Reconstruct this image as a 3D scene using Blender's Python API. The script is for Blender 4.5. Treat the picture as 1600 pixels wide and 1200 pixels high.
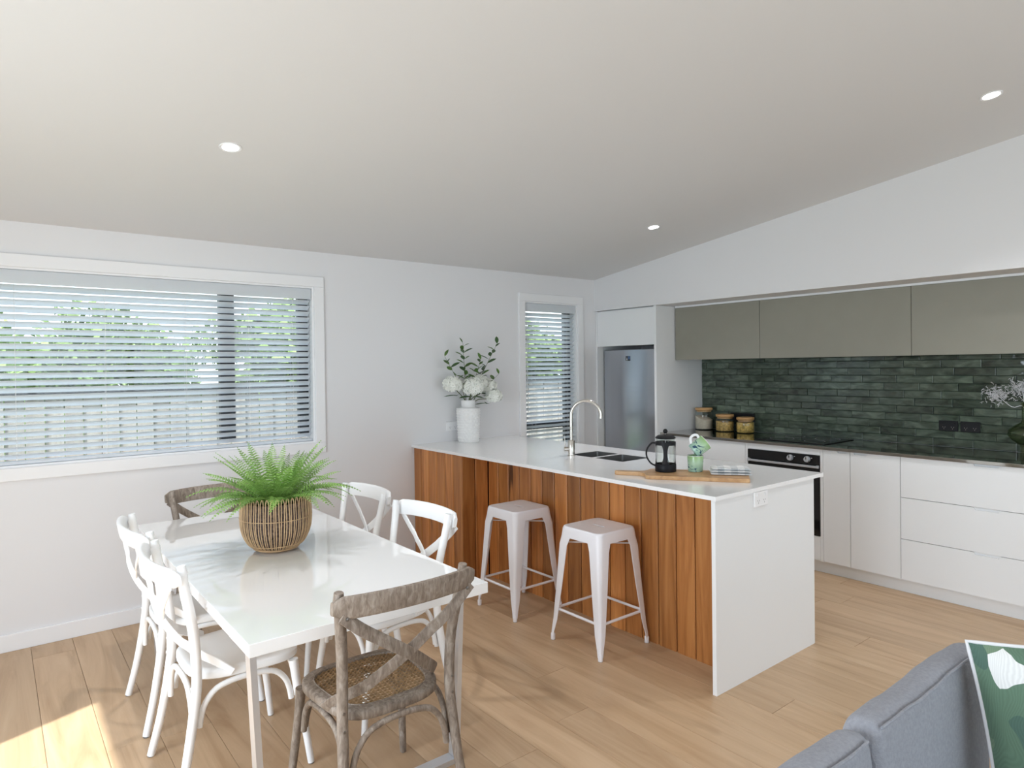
import bpy, bmesh, math, random
from mathutils import Vector, Matrix, Quaternion
random.seed(7)
S = bpy.context.scene
for o in list(bpy.data.objects): bpy.data.objects.remove(o)
C = S.collection
PI = math.pi

# ------------------------------------------------------------------ camera
def make_camera():
    yaw, pitch, roll = 0.669993, -0.00914686, -0.0122336
    f = Vector((math.sin(yaw)*math.cos(pitch), math.cos(yaw)*math.cos(pitch), math.sin(pitch)))
    r = Vector((math.cos(yaw), -math.sin(yaw), 0)); u = r.cross(f)
    c, s = math.cos(roll), math.sin(roll)
    r2 = c*r + s*u; u2 = -s*r + c*u
    cam = bpy.data.cameras.new('camera'); o = bpy.data.objects.new('camera', cam); C.objects.link(o)
    m = Matrix.Identity(4)
    for i in range(3):
        m[i][0] = r2[i]; m[i][1] = u2[i]; m[i][2] = -f[i]
    m[2][3] = 1.5
    o.matrix_world = m
    cam.sensor_width = 36; cam.lens = 1025.65*36/1600
    cam.shift_y = -(600-582.09)/1600
    cam.clip_start = 0.05; cam.clip_end = 200
    S.camera = o
make_camera()
# ------------------------------------------------------------------ world, sun, daylight
W = bpy.data.worlds.new('world'); S.world = W; W.use_nodes = True
W.node_tree.nodes['Background'].inputs[0].default_value = (0.92, 0.955, 1.0, 1)
W.node_tree.nodes['Background'].inputs[1].default_value = 1.7
def light(name, kind, loc, direction, energy, color=(1, 1, 1), **kw):
    l = bpy.data.lights.new(name, kind); o = bpy.data.objects.new(name, l); C.objects.link(o)
    o.location = loc
    o.rotation_euler = Vector(direction).to_track_quat('-Z', 'Y').to_euler()
    l.energy = energy; l.color = color
    for k, v in kw.items(): setattr(l, k, v)
    return o
light('sun', 'SUN', (-6, -3, 8), (0.93, 0.37, -1.0), 7.5, (1.0, 0.965, 0.92), angle=0.012)
# daylight entering through the glazed openings of the room (behind the camera and on the left)
light('daylight_near', 'AREA', (1.7, -2.72, 1.25), (0, 1, 0.05), 33, (0.80, 0.87, 1.0), shape='RECTANGLE', size=5.0, size_y=2.3)
light('daylight_left', 'AREA', (-1.68, 1.45, 1.05), (1, 0.0, 0), 80, (0.81, 0.875, 1.0), shape='RECTANGLE', size=2.4, size_y=2.0)
S.view_settings.view_transform = 'Standard'; S.view_settings.look = 'None'
S.view_settings.exposure = 0.50; S.view_settings.gamma = 1.0
S.view_settings.use_curve_mapping = False
S.cycles.use_denoising = True
S.cycles.max_bounces = 10; S.cycles.diffuse_bounces = 6; S.cycles.transparent_max_bounces = 24
S.cycles.caustics_reflective = False; S.cycles.caustics_refractive = False
S.cycles.sample_clamp_indirect = 6.0

# ------------------------------------------------------------------ materials
def nm(name):
    m = bpy.data.materials.new(name); m.use_nodes = True
    nt = m.node_tree; b = nt.nodes['Principled BSDF']
    return m, nt, b
def N(nt, t, **kw):
    n = nt.nodes.new(t)
    for k, v in kw.items(): setattr(n, k, v)
    return n
def coords(nt, scale, rand=True):
    tc = N(nt, 'ShaderNodeTexCoord'); mp = N(nt, 'ShaderNodeMapping'); mp.inputs['Scale'].default_value = scale
    if rand:
        oi = N(nt, 'ShaderNodeObjectInfo'); vm = N(nt, 'ShaderNodeVectorMath', operation='MULTIPLY_ADD')
        cb = N(nt, 'ShaderNodeCombineXYZ')
        for i in range(3): nt.links.new(oi.outputs['Random'], cb.inputs[i])
        nt.links.new(cb.outputs[0], vm.inputs[0]); vm.inputs[1].default_value = (37.0, 23.0, 51.0)
        nt.links.new(tc.outputs['Object'], vm.inputs[2]); nt.links.new(vm.outputs[0], mp.inputs['Vector'])
    else: nt.links.new(tc.outputs['Object'], mp.inputs['Vector'])
    return mp.outputs[0]
def plain(name, col, rough=0.5, metal=0.0, var=0.0, vscale=8.0, bump=0.0, bscale=60.0, coat=0.0, trans=0.0, sss=0.0, spec=None):
    m, nt, b = nm(name)
    b.inputs['Base Color'].default_value = (*col, 1); b.inputs['Roughness'].default_value = rough
    b.inputs['Metallic'].default_value = metal; b.inputs['Coat Weight'].default_value = coat
    b.inputs['Transmission Weight'].default_value = trans
    if spec is not None: b.inputs['Specular IOR Level'].default_value = spec
    if var or bump:
        v = coords(nt, (1, 1, 1))
    if var:
        n = N(nt, 'ShaderNodeTexNoise'); n.inputs['Scale'].default_value = vscale; n.inputs['Detail'].default_value = 4
        nt.links.new(v, n.inputs['Vector'])
        mr = N(nt, 'ShaderNodeMapRange'); mr.inputs[1].default_value = .3; mr.inputs[2].default_value = .7
        mr.inputs[3].default_value = 1-var; mr.inputs[4].default_value = 1+var
        nt.links.new(n.outputs['Fac'], mr.inputs[0])
        hs = N(nt, 'ShaderNodeHueSaturation'); hs.inputs['Color'].default_value = (*col, 1)
        nt.links.new(mr.outputs[0], hs.inputs['Value']); nt.links.new(hs.outputs[0], b.inputs['Base Color'])
    if bump:
        n2 = N(nt, 'ShaderNodeTexNoise'); n2.inputs['Scale'].default_value = bscale; n2.inputs['Detail'].default_value = 3
        nt.links.new(v, n2.inputs['Vector'])
        bp = N(nt, 'ShaderNodeBump'); bp.inputs['Strength'].default_value = bump; bp.inputs['Distance'].default_value = 0.01
        nt.links.new(n2.outputs['Fac'], bp.inputs['Height']); nt.links.new(bp.outputs[0], b.inputs['Normal'])
    return m
def wood(name, cols, scale, rough=0.45, rnd=0.15, dist=1.2, veins=False, bump=0.15, knots=False, nscale=1.0):
    m, nt, b = nm(name)
    v = coords(nt, scale)
    n = N(nt, 'ShaderNodeTexNoise'); n.inputs['Scale'].default_value = nscale; n.inputs['Detail'].default_value = 7
    n.inputs['Roughness'].default_value = .62; n.inputs['Distortion'].default_value = dist
    nt.links.new(v, n.inputs['Vector'])
    cr = N(nt, 'ShaderNodeValToRGB'); e = cr.color_ramp.elements
    e[0].position = .28; e[0].color = (*cols[0], 1); e[1].position = .74; e[1].color = (*cols[-1], 1)
    if len(cols) > 2:
        x = e.new(.5); x.color = (*cols[1], 1)
    nt.links.new(n.outputs['Fac'], cr.inputs[0])
    oi = N(nt, 'ShaderNodeObjectInfo'); mr = N(nt, 'ShaderNodeMapRange'); mr.inputs[3].default_value = 1-rnd; mr.inputs[4].default_value = 1+rnd
    nt.links.new(oi.outputs['Random'], mr.inputs[0])
    hs = N(nt, 'ShaderNodeHueSaturation'); nt.links.new(cr.outputs[0], hs.inputs['Color']); nt.links.new(mr.outputs[0], hs.inputs['Value'])
    out = hs.outputs[0]
    if veins or knots:
        v2 = coords(nt, (7, 7, .9) if veins else (4.5, 1.3, 4.5))
        n2 = N(nt, 'ShaderNodeTexNoise'); n2.inputs['Scale'].default_value = 1.6; n2.inputs['Detail'].default_value = 2; n2.inputs['Distortion'].default_value = .6
        nt.links.new(v2, n2.inputs['Vector'])
        r2 = N(nt, 'ShaderNodeMapRange'); r2.inputs[1].default_value = .70 if veins else .68; r2.inputs[2].default_value = .76 if veins else .80
        r2.inputs[3].default_value = 0; r2.inputs[4].default_value = .85 if veins else .35
        nt.links.new(n2.outputs['Fac'], r2.inputs[0])
        mx = N(nt, 'ShaderNodeMix', data_type='RGBA'); nt.links.new(r2.outputs[0], mx.inputs[0]); nt.links.new(out, mx.inputs[6])
        mx.inputs[7].default_value = (cols[0][0]*.2, cols[0][1]*.16, cols[0][2]*.2, 1) if veins else (cols[0][0]*.6, cols[0][1]*.55, cols[0][2]*.5, 1)
        out = mx.outputs[2]
    nt.links.new(out, b.inputs['Base Color']); b.inputs['Roughness'].default_value = rough
    bp = N(nt, 'ShaderNodeBump'); bp.inputs['Strength'].default_value = bump; bp.inputs['Distance'].default_value = .003
    nt.links.new(n.outputs['Fac'], bp.inputs['Height']); nt.links.new(bp.outputs[0], b.inputs['Normal'])
    return m
def thin_glass(name, tint=(.94, .97, .97), refl=.9):
    m, nt, b = nm(name); nt.nodes.remove(b)
    t = N(nt, 'ShaderNodeBsdfTransparent'); t.inputs[0].default_value = (*tint, 1)
    g = N(nt, 'ShaderNodeBsdfGlossy'); g.inputs['Roughness'].default_value = .02
    fr = N(nt, 'ShaderNodeFresnel'); fr.inputs[0].default_value = 1.45
    # same reflectance from either side of the sheet (no total internal reflection in a thin pane)
    ge = N(nt, 'ShaderNodeNewGeometry'); mr = N(nt, 'ShaderNodeMapRange'); mr.inputs[3].default_value = 1.45; mr.inputs[4].default_value = 1/1.45
    nt.links.new(ge.outputs['Backfacing'], mr.inputs[0]); nt.links.new(mr.outputs[0], fr.inputs[0])
    mu = N(nt, 'ShaderNodeMath', operation='MULTIPLY'); mu.inputs[1].default_value = refl
    nt.links.new(fr.outputs[0], mu.inputs[0])
    mx = N(nt, 'ShaderNodeMixShader'); nt.links.new(mu.outputs[0], mx.inputs[0]); nt.links.new(t.outputs[0], mx.inputs[1]); nt.links.new(g.outputs[0], mx.inputs[2])
    nt.links.new(mx.outputs[0], nt.nodes['Material Output'].inputs[0])
    return m
def emit(name, col, s):
    m, nt, b = nm(name); b.inputs['Base Color'].default_value = (*col, 1)
    b.inputs['Emission Color'].default_value = (*col, 1); b.inputs['Emission Strength'].default_value = s
    return m
M = {}
M['wall'] = plain('wall_paint', (.765, .76, .77), .75, bump=.02, bscale=300)
M['ceiling'] = plain('ceiling_paint', (.70, .695, .69), .85)
M['trim'] = plain('white_trim', (.84, .84, .85), .4)
M['cab'] = plain('white_laminate', (.82, .83, .84), .38)
M['sage'] = plain('sage_laminate', (.27, .26, .215), .5, var=.02)
M['floor'] = wood('oak_floor', [(.42, .272, .155), (.53, .365, .225), (.61, .44, .285)], (9, .8, 9), .42, .06, 1.6, bump=.06, knots=True)
M['subfloor'] = plain('subfloor', (.12, .08, .05), .8)
M['clad'] = wood('spotted_gum', [(.24, .080, .020), (.44, .175, .050), (.60, .275, .090)], (16, 16, 1.1), 0.34, .34, 1.0, veins=True, bump=.08)
M['clad_back'] = plain('clad_backing', (.03, .012, .006), .9)
M['quartz'] = plain('white_quartz', (.88, .88, .885), .12, var=.015, vscale=40)
M['tabletop'] = plain('gloss_white_lacquer', (.90, .90, .90), .03, coat=1.0)
M['silver'] = plain('satin_steel', (.70, .72, .76), .38, .75)
M['tap'] = plain('brushed_nickel', (.66, .63, .58), .22, 1.0)
M['steel'] = plain('sink_steel', (.33, .33, .33), .36, .9)
M['bench'] = plain('stainless_bench', (.46, .44, .41), .07, 1.0)
M['fridge'] = plain('fridge_steel', (.52, .55, .60), .24, 1.0)
M['fridge_side'] = plain('fridge_grey', (.22, .22, .23), .5)
M['blackglass'] = plain('black_glass', (.012, .012, .013), .06)
M['black'] = plain('black_plastic', (.009, .009, .011), .5, spec=.25)
M['blackframe'] = plain('black_aluminium', (.022, .025, .03), .4)
M['white_metal'] = plain('white_powdercoat', (.87, .86, .90), .33)
M['white_paint'] = plain('white_painted_wood', (.88, .885, .89), .35, bump=.03, bscale=40)
M['grey_wood'] = wood('weathered_oak', [(.13, .097, .074), (.25, .20, .16), (.40, .35, .30)], (30, 30, 9), .7, .05, .7, bump=.5, nscale=2.2)
M['cane'] = plain('woven_cane', (.34, .23, .12), .6, var=.3, vscale=30)
M['rubber'] = plain('grey_rubber', (.16, .16, .16), .7)
M['screw'] = plain('screw_steel', (.25, .23, .21), .4, .9)
def slat_mat():
    m, nt, b = nm('blind_slat_white'); b.inputs['Base Color'].default_value = (.90, .91, .92, 1); b.inputs['Roughness'].default_value = .45
    t = N(nt, 'ShaderNodeBsdfTranslucent'); t.inputs[0].default_value = (.80, .86, .92, 1)
    mx = N(nt, 'ShaderNodeMixShader'); mx.inputs[0].default_value = .45
    nt.links.new(b.outputs[0], mx.inputs[1]); nt.links.new(t.outputs[0], mx.inputs[2]); nt.links.new(mx.outputs[0], nt.nodes['Material Output'].inputs[0])
    return m
M['slat'] = slat_mat()
M['cord'] = plain('blind_cord', (.8, .8, .8), .8)
M['glass'] = thin_glass('window_glass')
M['jarglass'] = thin_glass('jar_glass', (.97, .985, .98), .7)
M['greenglass'] = thin_glass('green_glass', (.74, .78, .66), 1.3)
M['bamboo'] = wood('bamboo_lid', [(.50, .27, .10), (.62, .36, .15)], (20, 4, 20), .45, .05)
M['board'] = wood('acacia_board', [(.36, .18, .075), (.55, .32, .15), (.66, .42, .22)], (14, 14, 14), .42, .04, .8)
M['flour'] = plain('oats_pale', (.72, .62, .50), .9, var=.08, vscale=90)
M['pasta'] = plain('pasta', (.60, .38, .12), .7, var=.5, vscale=55, bump=.6, bscale=60)
M['cereal'] = plain('cereal', (.62, .40, .10), .7, var=.6, vscale=42, bump=.8, bscale=45)
M['ceramic'] = plain('white_ceramic', (.82, .82, .82), .16)
M['vase'] = plain('matte_white_ceramic', (.82, .82, .81), .42)
M['petal'] = plain('white_petal', (.92, .93, .87), .7, var=.06, vscale=22)
M['leaf'] = plain('green_leaf', (.085, .17, .035), .5, var=.35, vscale=9)
M['leafd'] = plain('dark_leaf', (.045, .10, .03), .5, var=.3, vscale=9)
M['stem'] = plain('plant_stem', (.11, .13, .05), .6)
M['fern'] = plain('fern_green', (.20, .36, .075), .5, var=.4, vscale=5)
M['rattan'] = plain('rattan', (.50, .33, .18), .55, var=.15, vscale=25)
M['liner'] = plain('dark_liner', (.14, .10, .085), .85, var=.5, vscale=90, bump=.8, bscale=120)
M['soil'] = plain('potting_moss', (.05, .045, .02), .95, var=.4, vscale=40)
M['sofa'] = plain('grey_linen', (.29, .30, .335), .92, var=.10, vscale=120, bump=.25, bscale=350)
M['piping'] = plain('white_piping', (.74, .74, .76), .8)
M['outlet'] = plain('white_plastic', (.86, .86, .87), .3)
M['lamp'] = emit('lamp_lens', (1, .97, .92), 9.0)
M['grout'] = plain('dark_grout', (.045, .055, .045), .85)
M['fence'] = wood('weathered_paling', [(.27, .245, .225), (.37, .345, .33), (.44, .42, .41)], (10, 10, .8), .85, .16, 1.0)
M['fencerail'] = plain('fence_rail', (.05, .055, .065), .8)
M['lawn'] = plain('lawn', (.05, .09, .02), .95, var=.3, vscale=3)
M['treeleaf'] = plain('tree_leaf', (.16, .25, .08), .7, var=.5, vscale=1.5)
M['bark'] = plain('bark', (.09, .07, .05), .9)
M['ext'] = plain('exterior_cladding', (.30, .30, .30), .8)
def tile_mat():
    m, nt, b = nm('green_glazed_tile')
    v = coords(nt, (1, 5, 14))
    n = N(nt, 'ShaderNodeTexNoise'); n.inputs['Scale'].default_value = 1.6; n.inputs['Detail'].default_value = 5; n.inputs['Distortion'].default_value = .8
    nt.links.new(v, n.inputs['Vector'])
    cr = N(nt, 'ShaderNodeValToRGB'); e = cr.color_ramp.elements
    e[0].position = .30; e[0].color = (.034, .046, .034, 1); e[1].position = .75; e[1].color = (.135, .175, .13, 1)
    x = e.new(.5); x.color = (.075, .10, .075, 1)
    nt.links.new(n.outputs['Fac'], cr.inputs[0])
    oi = N(nt, 'ShaderNodeObjectInfo'); mr = N(nt, 'ShaderNodeMapRange'); mr.inputs[3].default_value = .75; mr.inputs[4].default_value = 1.3
    nt.links.new(oi.outputs['Random'], mr.inputs[0])
    hs = N(nt, 'ShaderNodeHueSaturation'); nt.links.new(cr.outputs[0], hs.inputs['Color']); nt.links.new(mr.outputs[0], hs.inputs['Value'])
    nt.links.new(hs.outputs[0], b.inputs['Base Color']); b.inputs['Roughness'].default_value = .07
    v2 = coords(nt, (1, 1, 1.6)); n2 = N(nt, 'ShaderNodeTexNoise'); n2.inputs['Scale'].default_value = 22; n2.inputs['Detail'].default_value = 1
    nt.links.new(v2, n2.inputs['Vector'])
    bp = N(nt, 'ShaderNodeBump'); bp.inputs['Strength'].default_value = .22; bp.inputs['Distance'].default_value = .006
    nt.links.new(n2.outputs['Fac'], bp.inputs['Height']); nt.links.new(bp.outputs[0], b.inputs['Normal'])
    return m
M['tile'] = tile_mat()
def mug_mat():
    m, nt, b = nm('glazed_mug')
    tc = N(nt, 'ShaderNodeTexCoord'); sx = N(nt, 'ShaderNodeSeparateXYZ'); nt.links.new(tc.outputs['Object'], sx.inputs[0])
    n = N(nt, 'ShaderNodeTexNoise'); n.inputs['Scale'].default_value = 26; n.inputs['Detail'].default_value = 2; n.inputs['Distortion'].default_value = 2
    nt.links.new(tc.outputs['Object'], n.inputs['Vector'])
    mr = N(nt, 'ShaderNodeMapRange'); mr.inputs[1].default_value = .0; mr.inputs[2].default_value = .085
    nt.links.new(sx.outputs[2], mr.inputs[0])
    cr = N(nt, 'ShaderNodeValToRGB'); e = cr.color_ramp.elements
    e[0].position = .0; e[0].color = (.30, .50, .42, 1); e[1].position = 1; e[1].color = (.26, .44, .16, 1)
    x = e.new(.55); x.color = (.40, .56, .40, 1)
    nt.links.new(mr.outputs[0], cr.inputs[0])
    r2 = N(nt, 'ShaderNodeMapRange'); r2.inputs[1].default_value = .55; r2.inputs[2].default_value = .60
    nt.links.new(n.outputs['Fac'], r2.inputs[0])
    g = N(nt, 'ShaderNodeMapRange'); g.inputs[1].default_value = .72; g.inputs[2].default_value = .6; nt.links.new(mr.outputs[0], g.inputs[0])
    mu = N(nt, 'ShaderNodeMath', operation='MULTIPLY'); nt.links.new(r2.outputs[0], mu.inputs[0]); nt.links.new(g.outputs[0], mu.inputs[1])
    mx = N(nt, 'ShaderNodeMix', data_type='RGBA'); nt.links.new(mu.outputs[0], mx.inputs[0]); nt.links.new(cr.outputs[0], mx.inputs[6]); mx.inputs[7].default_value = (.03, .08, .14, 1)
    nt.links.new(mx.outputs[2], b.inputs['Base Color']); b.inputs['Roughness'].default_value = .12
    return m
M['mug'] = mug_mat()
def check_mat():
    m, nt, b = nm('check_cotton')
    tc = N(nt, 'ShaderNodeTexCoord'); sx = N(nt, 'ShaderNodeSeparateXYZ'); nt.links.new(tc.outputs['Object'], sx.inputs[0])
    fs = []
    for ax, per in ((0, 95.0), (1, 95.0)):
        a = N(nt, 'ShaderNodeMath', operation='MULTIPLY'); a.inputs[1].default_value = per; nt.links.new(sx.outputs[ax], a.inputs[0])
        s_ = N(nt, 'ShaderNodeMath', operation='SINE'); nt.links.new(a.outputs[0], s_.inputs[0])
        g = N(nt, 'ShaderNodeMath', operation='GREATER_THAN'); g.inputs[1].default_value = 0; nt.links.new(s_.outputs[0], g.inputs[0])
        fs.append(g.outputs[0])
    ad = N(nt, 'ShaderNodeMath', operation='ADD'); nt.links.new(fs[0], ad.inputs[0]); nt.links.new(fs[1], ad.inputs[1])
    cr = N(nt, 'ShaderNodeMapRange'); cr.inputs[1].default_value = 0; cr.inputs[2].default_value = 2; nt.links.new(ad.outputs[0], cr.inputs[0])
    mx = N(nt, 'ShaderNodeMix', data_type='RGBA'); nt.links.new(cr.outputs[0], mx.inputs[0]); mx.inputs[6].default_value = (.84, .84, .84, 1); mx.inputs[7].default_value = (.50, .53, .55, 1)
    nt.links.new(mx.outputs[2], b.inputs['Base Color']); b.inputs['Roughness'].default_value = .95
    return m
M['check'] = check_mat()
def leafprint_mat():
    # printed cotton: overlapping green leaves on white
    m, nt, b = nm('leaf_print_cotton')
    tc = N(nt, 'ShaderNodeTexCoord'); mp = N(nt, 'ShaderNodeMapping'); mp.inputs['Scale'].default_value = (11, 5.5, 8); mp.inputs['Rotation'].default_value = (0, 0, .5)
    nt.links.new(tc.outputs['Object'], mp.inputs[0])
    n0 = N(nt, 'ShaderNodeTexNoise'); n0.inputs['Scale'].default_value = 1.3; n0.inputs['Detail'].default_value = 1
    nt.links.new(mp.outputs[0], n0.inputs['Vector'])
    ad = N(nt, 'ShaderNodeVectorMath', operation='MULTIPLY_ADD'); ad.inputs[1].default_value = (.8, .8, .8); nt.links.new(n0.outputs['Color'], ad.inputs[0]); nt.links.new(mp.outputs[0], ad.inputs[2])
    vo = N(nt, 'ShaderNodeTexVoronoi'); vo.inputs['Scale'].default_value = 1.5; vo.voronoi_dimensions = '2D'; nt.links.new(ad.outputs[0], vo.inputs['Vector'])
    wv = N(nt, 'ShaderNodeTexWave'); wv.inputs['Scale'].default_value = 6; wv.inputs['Distortion'].default_value = 3; nt.links.new(ad.outputs[0], wv.inputs['Vector'])
    cr = N(nt, 'ShaderNodeValToRGB'); cr.color_ramp.interpolation = 'CONSTANT'; e = cr.color_ramp.elements
    e[0].position = 0; e[0].color = (.07, .13, .09, 1); e[1].position = .86; e[1].color = (.74, .75, .74, 1)
    for p, c in ((.2, (.11, .19, .13)), (.38, (.16, .24, .16)), (.54, (.075, .14, .11)), (.70, (.30, .31, .16))):
        x = e.new(p); x.color = (*c, 1)
    sp = N(nt, 'ShaderNodeSeparateColor'); nt.links.new(vo.outputs['Color'], sp.inputs[0]); nt.links.new(sp.outputs[0], cr.inputs[0])
    hs = N(nt, 'ShaderNodeHueSaturation'); nt.links.new(cr.outputs[0], hs.inputs['Color'])
    mr = N(nt, 'ShaderNodeMapRange'); mr.inputs[3].default_value = .95; mr.inputs[4].default_value = 1.08; nt.links.new(wv.outputs['Fac'], mr.inputs[0]); nt.links.new(mr.outputs[0], hs.inputs['Value'])
    nt.links.new(hs.outputs[0], b.inputs['Base Color']); b.inputs['Roughness'].default_value = .9
    return m
M['leafprint'] = leafprint_mat()

# ------------------------------------------------------------------ mesh helpers
class MB:
    def __init__(s): s.v = []; s.f = []
    def add(s, vs, fs):
        k = len(s.v); s.v += [tuple(v) for v in vs]; s.f += [tuple(i+k for i in f) for f in fs]; return s
    def box(s, x0, x1, y0, y1, z0, z1):
        return s.add([(x0,y0,z0),(x1,y0,z0),(x1,y1,z0),(x0,y1,z0),(x0,y0,z1),(x1,y0,z1),(x1,y1,z1),(x0,y1,z1)],
              [(0,3,2,1),(4,5,6,7),(0,1,5,4),(1,2,6,5),(2,3,7,6),(3,0,4,7)])
    def tube(s, path, rad, n=10, closed=False, flat=None, up=None):
        P = [Vector(p) for p in path]; m = len(P)
        R = rad if isinstance(rad, (list, tuple)) else [rad]*m
        T = []
        for i in range(m):
            a = P[(i-1) % m] if (i > 0 or closed) else P[i]; b = P[(i+1) % m] if (i < m-1 or closed) else P[i]
            T.append((b-a).normalized())
        u = Vector(up) if up else (Vector((0,0,1)) if abs(T[0].z) < .9 else Vector((1,0,0)))
        u = (u-T[0]*u.dot(T[0])).normalized()
        vs = []
        for i in range(m):
            if up: u = Vector(up)
            u = (u-T[i]*u.dot(T[i])).normalized(); w = T[i].cross(u)
            for k in range(n):
                a = 2*PI*k/n
                ca, sa = math.cos(a), math.sin(a)
                if flat:   # superellipse: (half width along w, half thickness along u)
                    q = .45
                    ca = math.copysign(abs(ca)**q, ca)*flat[0]/R[i]; sa = math.copysign(abs(sa)**q, sa)*flat[1]/R[i]
                vs.append(P[i]+R[i]*(ca*w+sa*u))
        fs = []
        for i in range(m if closed else m-1):
            for k in range(n):
                a = i*n+k; b = i*n+(k+1) % n; c = ((i+1) % m)*n+(k+1) % n; d = ((i+1) % m)*n+k
                fs.append((a,b,c,d))
        if not closed:
            fs.append(tuple(reversed(range(n)))); fs.append(tuple((m-1)*n+k for k in range(n)))
        return s.add(vs, fs)
    def lathe(s, prof, n=32, cx=0, cy=0, cap=True, disp=None):
        vs = []; m = len(prof)
        for i, (r, z) in enumerate(prof):
            for k in range(n):
                a = 2*PI*k/n; rr = r+(disp(a, z) if disp else 0)
                vs.append((cx+rr*math.cos(a), cy+rr*math.sin(a), z))
        fs = [(i*n+k, i*n+(k+1) % n, (i+1)*n+(k+1) % n, (i+1)*n+k) for i in range(m-1) for k in range(n)]
        if cap:
            fs.append(tuple(reversed(range(n)))); fs.append(tuple((m-1)*n+k for k in range(n)))
        return s.add(vs, fs)
    def prism(s, poly, z0, z1):
        n = len(poly)
        return s.add([(x,y,z0) for x,y in poly]+[(x,y,z1) for x,y in poly],
            [tuple(reversed(range(n))), tuple(range(n,2*n))]+[(i,(i+1) % n,n+(i+1) % n,n+i) for i in range(n)])
    def xf(s, mat):
        s.v = [tuple(mat @ Vector(v)) for v in s.v]; return s
    def mesh(s, name, mat=None, smooth=False, bevel=0):
        me = bpy.data.meshes.new(name); me.from_pydata(s.v, [], s.f)
        if bevel:
            bm = bmesh.new(); bm.from_mesh(me)
            bmesh.ops.bevel(bm, geom=[e for e in bm.edges if e.is_manifold and e.calc_face_angle(0) > .5], offset=bevel, segments=2, profile=.6, affect='EDGES', clamp_overlap=True)
            bm.to_mesh(me); bm.free()
        if mat: me.materials.append(M[mat])
        if smooth:
            me.polygons.foreach_set('use_smooth', [True]*len(me.polygons))
            try: me.set_sharp_from_angle(angle=math.radians(48))
            except Exception: pass
        me.update(); return me
    def build(s, name, mat, parent=None, smooth=False, bevel=0, loc=None):
        return link(name, s.mesh(name, mat, smooth, bevel), parent, loc)
def link(name, me, parent=None, loc=None, rot=None, scale=None):
    o = bpy.data.objects.new(name, me); C.objects.link(o)
    if parent: o.parent = parent
    if loc is not None: o.location = loc
    if rot is not None: o.rotation_euler = rot
    if scale is not None: o.scale = scale
    return o
def tag(o, label, cat, group=None, kind=None):
    if label: o['label'] = label
    if cat: o['category'] = cat
    if group: o['group'] = group
    if kind: o['kind'] = kind
    return o
def thing(name, label, cat, loc=(0,0,0), rz=0, group=None):
    o = bpy.data.objects.new(name, None); C.objects.link(o); o.location = loc; o.rotation_euler = (0,0,rz); o.empty_display_size = .1
    return tag(o, label, cat, group)
def struct(o, label=None):
    o['kind'] = 'structure'
    if label: o['label'] = label
    return o
def sempty(name, label):
    o = bpy.data.objects.new(name, None); C.objects.link(o); return struct(o, label)
def copy_tree(o, parent=None):
    c = o.copy(); C.objects.link(c); c.parent = parent
    for ch in [x for x in bpy.data.objects if x.parent == o]: copy_tree(ch, c)
    return c
def spline(pts, per=8, closed=False):
    P = [Vector(p) for p in pts]; n = len(P); out = []
    for i in range(n if closed else n-1):
        p0 = P[(i-1) % n] if (i > 0 or closed) else 2*P[0]-P[1]
        p1 = P[i]; p2 = P[(i+1) % n]; p3 = P[(i+2) % n] if (i+2 < n or closed) else 2*P[-1]-P[-2]
        for k in range(per):
            t = k/per
            out.append(.5*((2*p1)+(p2-p0)*t+(2*p0-5*p1+4*p2-p3)*t*t+(3*p1-p0-3*p2+p3)*t**3))
    if not closed: out.append(P[-1])
    return out
def rrect(x0, x1, y0, y1, r, n=5):
    pts = []
    for cx, cy, a0 in ((x1-r, y1-r, 0), (x0+r, y1-r, PI/2), (x0+r, y0+r, PI), (x1-r, y0+r, 1.5*PI)):
        for k in range(n+1):
            a = a0+PI/2*k/n; pts.append((cx+r*math.cos(a), cy+r*math.sin(a)))
    return pts
def bx(name, mat, parent, x0, x1, y0, y1, z0, z1, bevel=0):
    return MB().box(min(x0,x1),max(x0,x1),min(y0,y1),max(y0,y1),min(z0,z1),max(z0,z1)).build(name, mat, parent, False, bevel)

# ------------------------------------------------------------------ room shell
XL, XR, YN, YF = -1.5, 5.2, -2.6, 4.453
SL = 0.133
def cz(y): return 2.318+SL*(YF-y)
# floor: subfloor slab with individual boards
fl = MB().box(XL-.1, XR+.1, YN-.1, YF+.1, -.12, -.012).build('floor', 'subfloor'); struct(fl, 'light oak plank floor')
PWD, PLN = .1888, 1.92
pcache = {}
def plank_mesh(w, l):
    k = (round(w, 3), round(l, 2))
    if k not in pcache:
        g = .0007
        pcache[k] = MB().add([(-w/2+g,-l/2+g,-.012),(w/2-g,-l/2+g,-.012),(w/2-g,l/2-g,-.012),(-w/2+g,l/2-g,-.012),
             (-w/2+g,-l/2+g,-.001),(w/2-g,-l/2+g,-.001),(w/2-g,l/2-g,-.001),(-w/2+g,l/2-g,-.001),
             (-w/2+2*g,-l/2+2*g,0),(w/2-2*g,-l/2+2*g,0),(w/2-2*g,l/2-2*g,0),(-w/2+2*g,l/2-2*g,0)],
             [(0,1,5,4),(1,2,6,5),(2,3,7,6),(3,0,4,7),(4,5,9,8),(5,6,10,9),(6,7,11,10),(7,4,8,11),(8,9,10,11)]).mesh('plank', 'floor')
    return pcache[k]
x = .143-PWD*9
i = 0
while x < XR:
    x0, x1 = max(x, XL), min(x+PWD, XR)
    if x1-x0 > .02:
        y = YN-PLN*random.random()
        while y < YF:
            y0, y1 = max(y, YN), min(y+PLN, YF)
            if y1-y0 > .05: link('plank', plank_mesh(x1-x0, y1-y0), fl, ((x0+x1)/2, (y0+y1)/2, 0))
            y += PLN
    x += PWD
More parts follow.
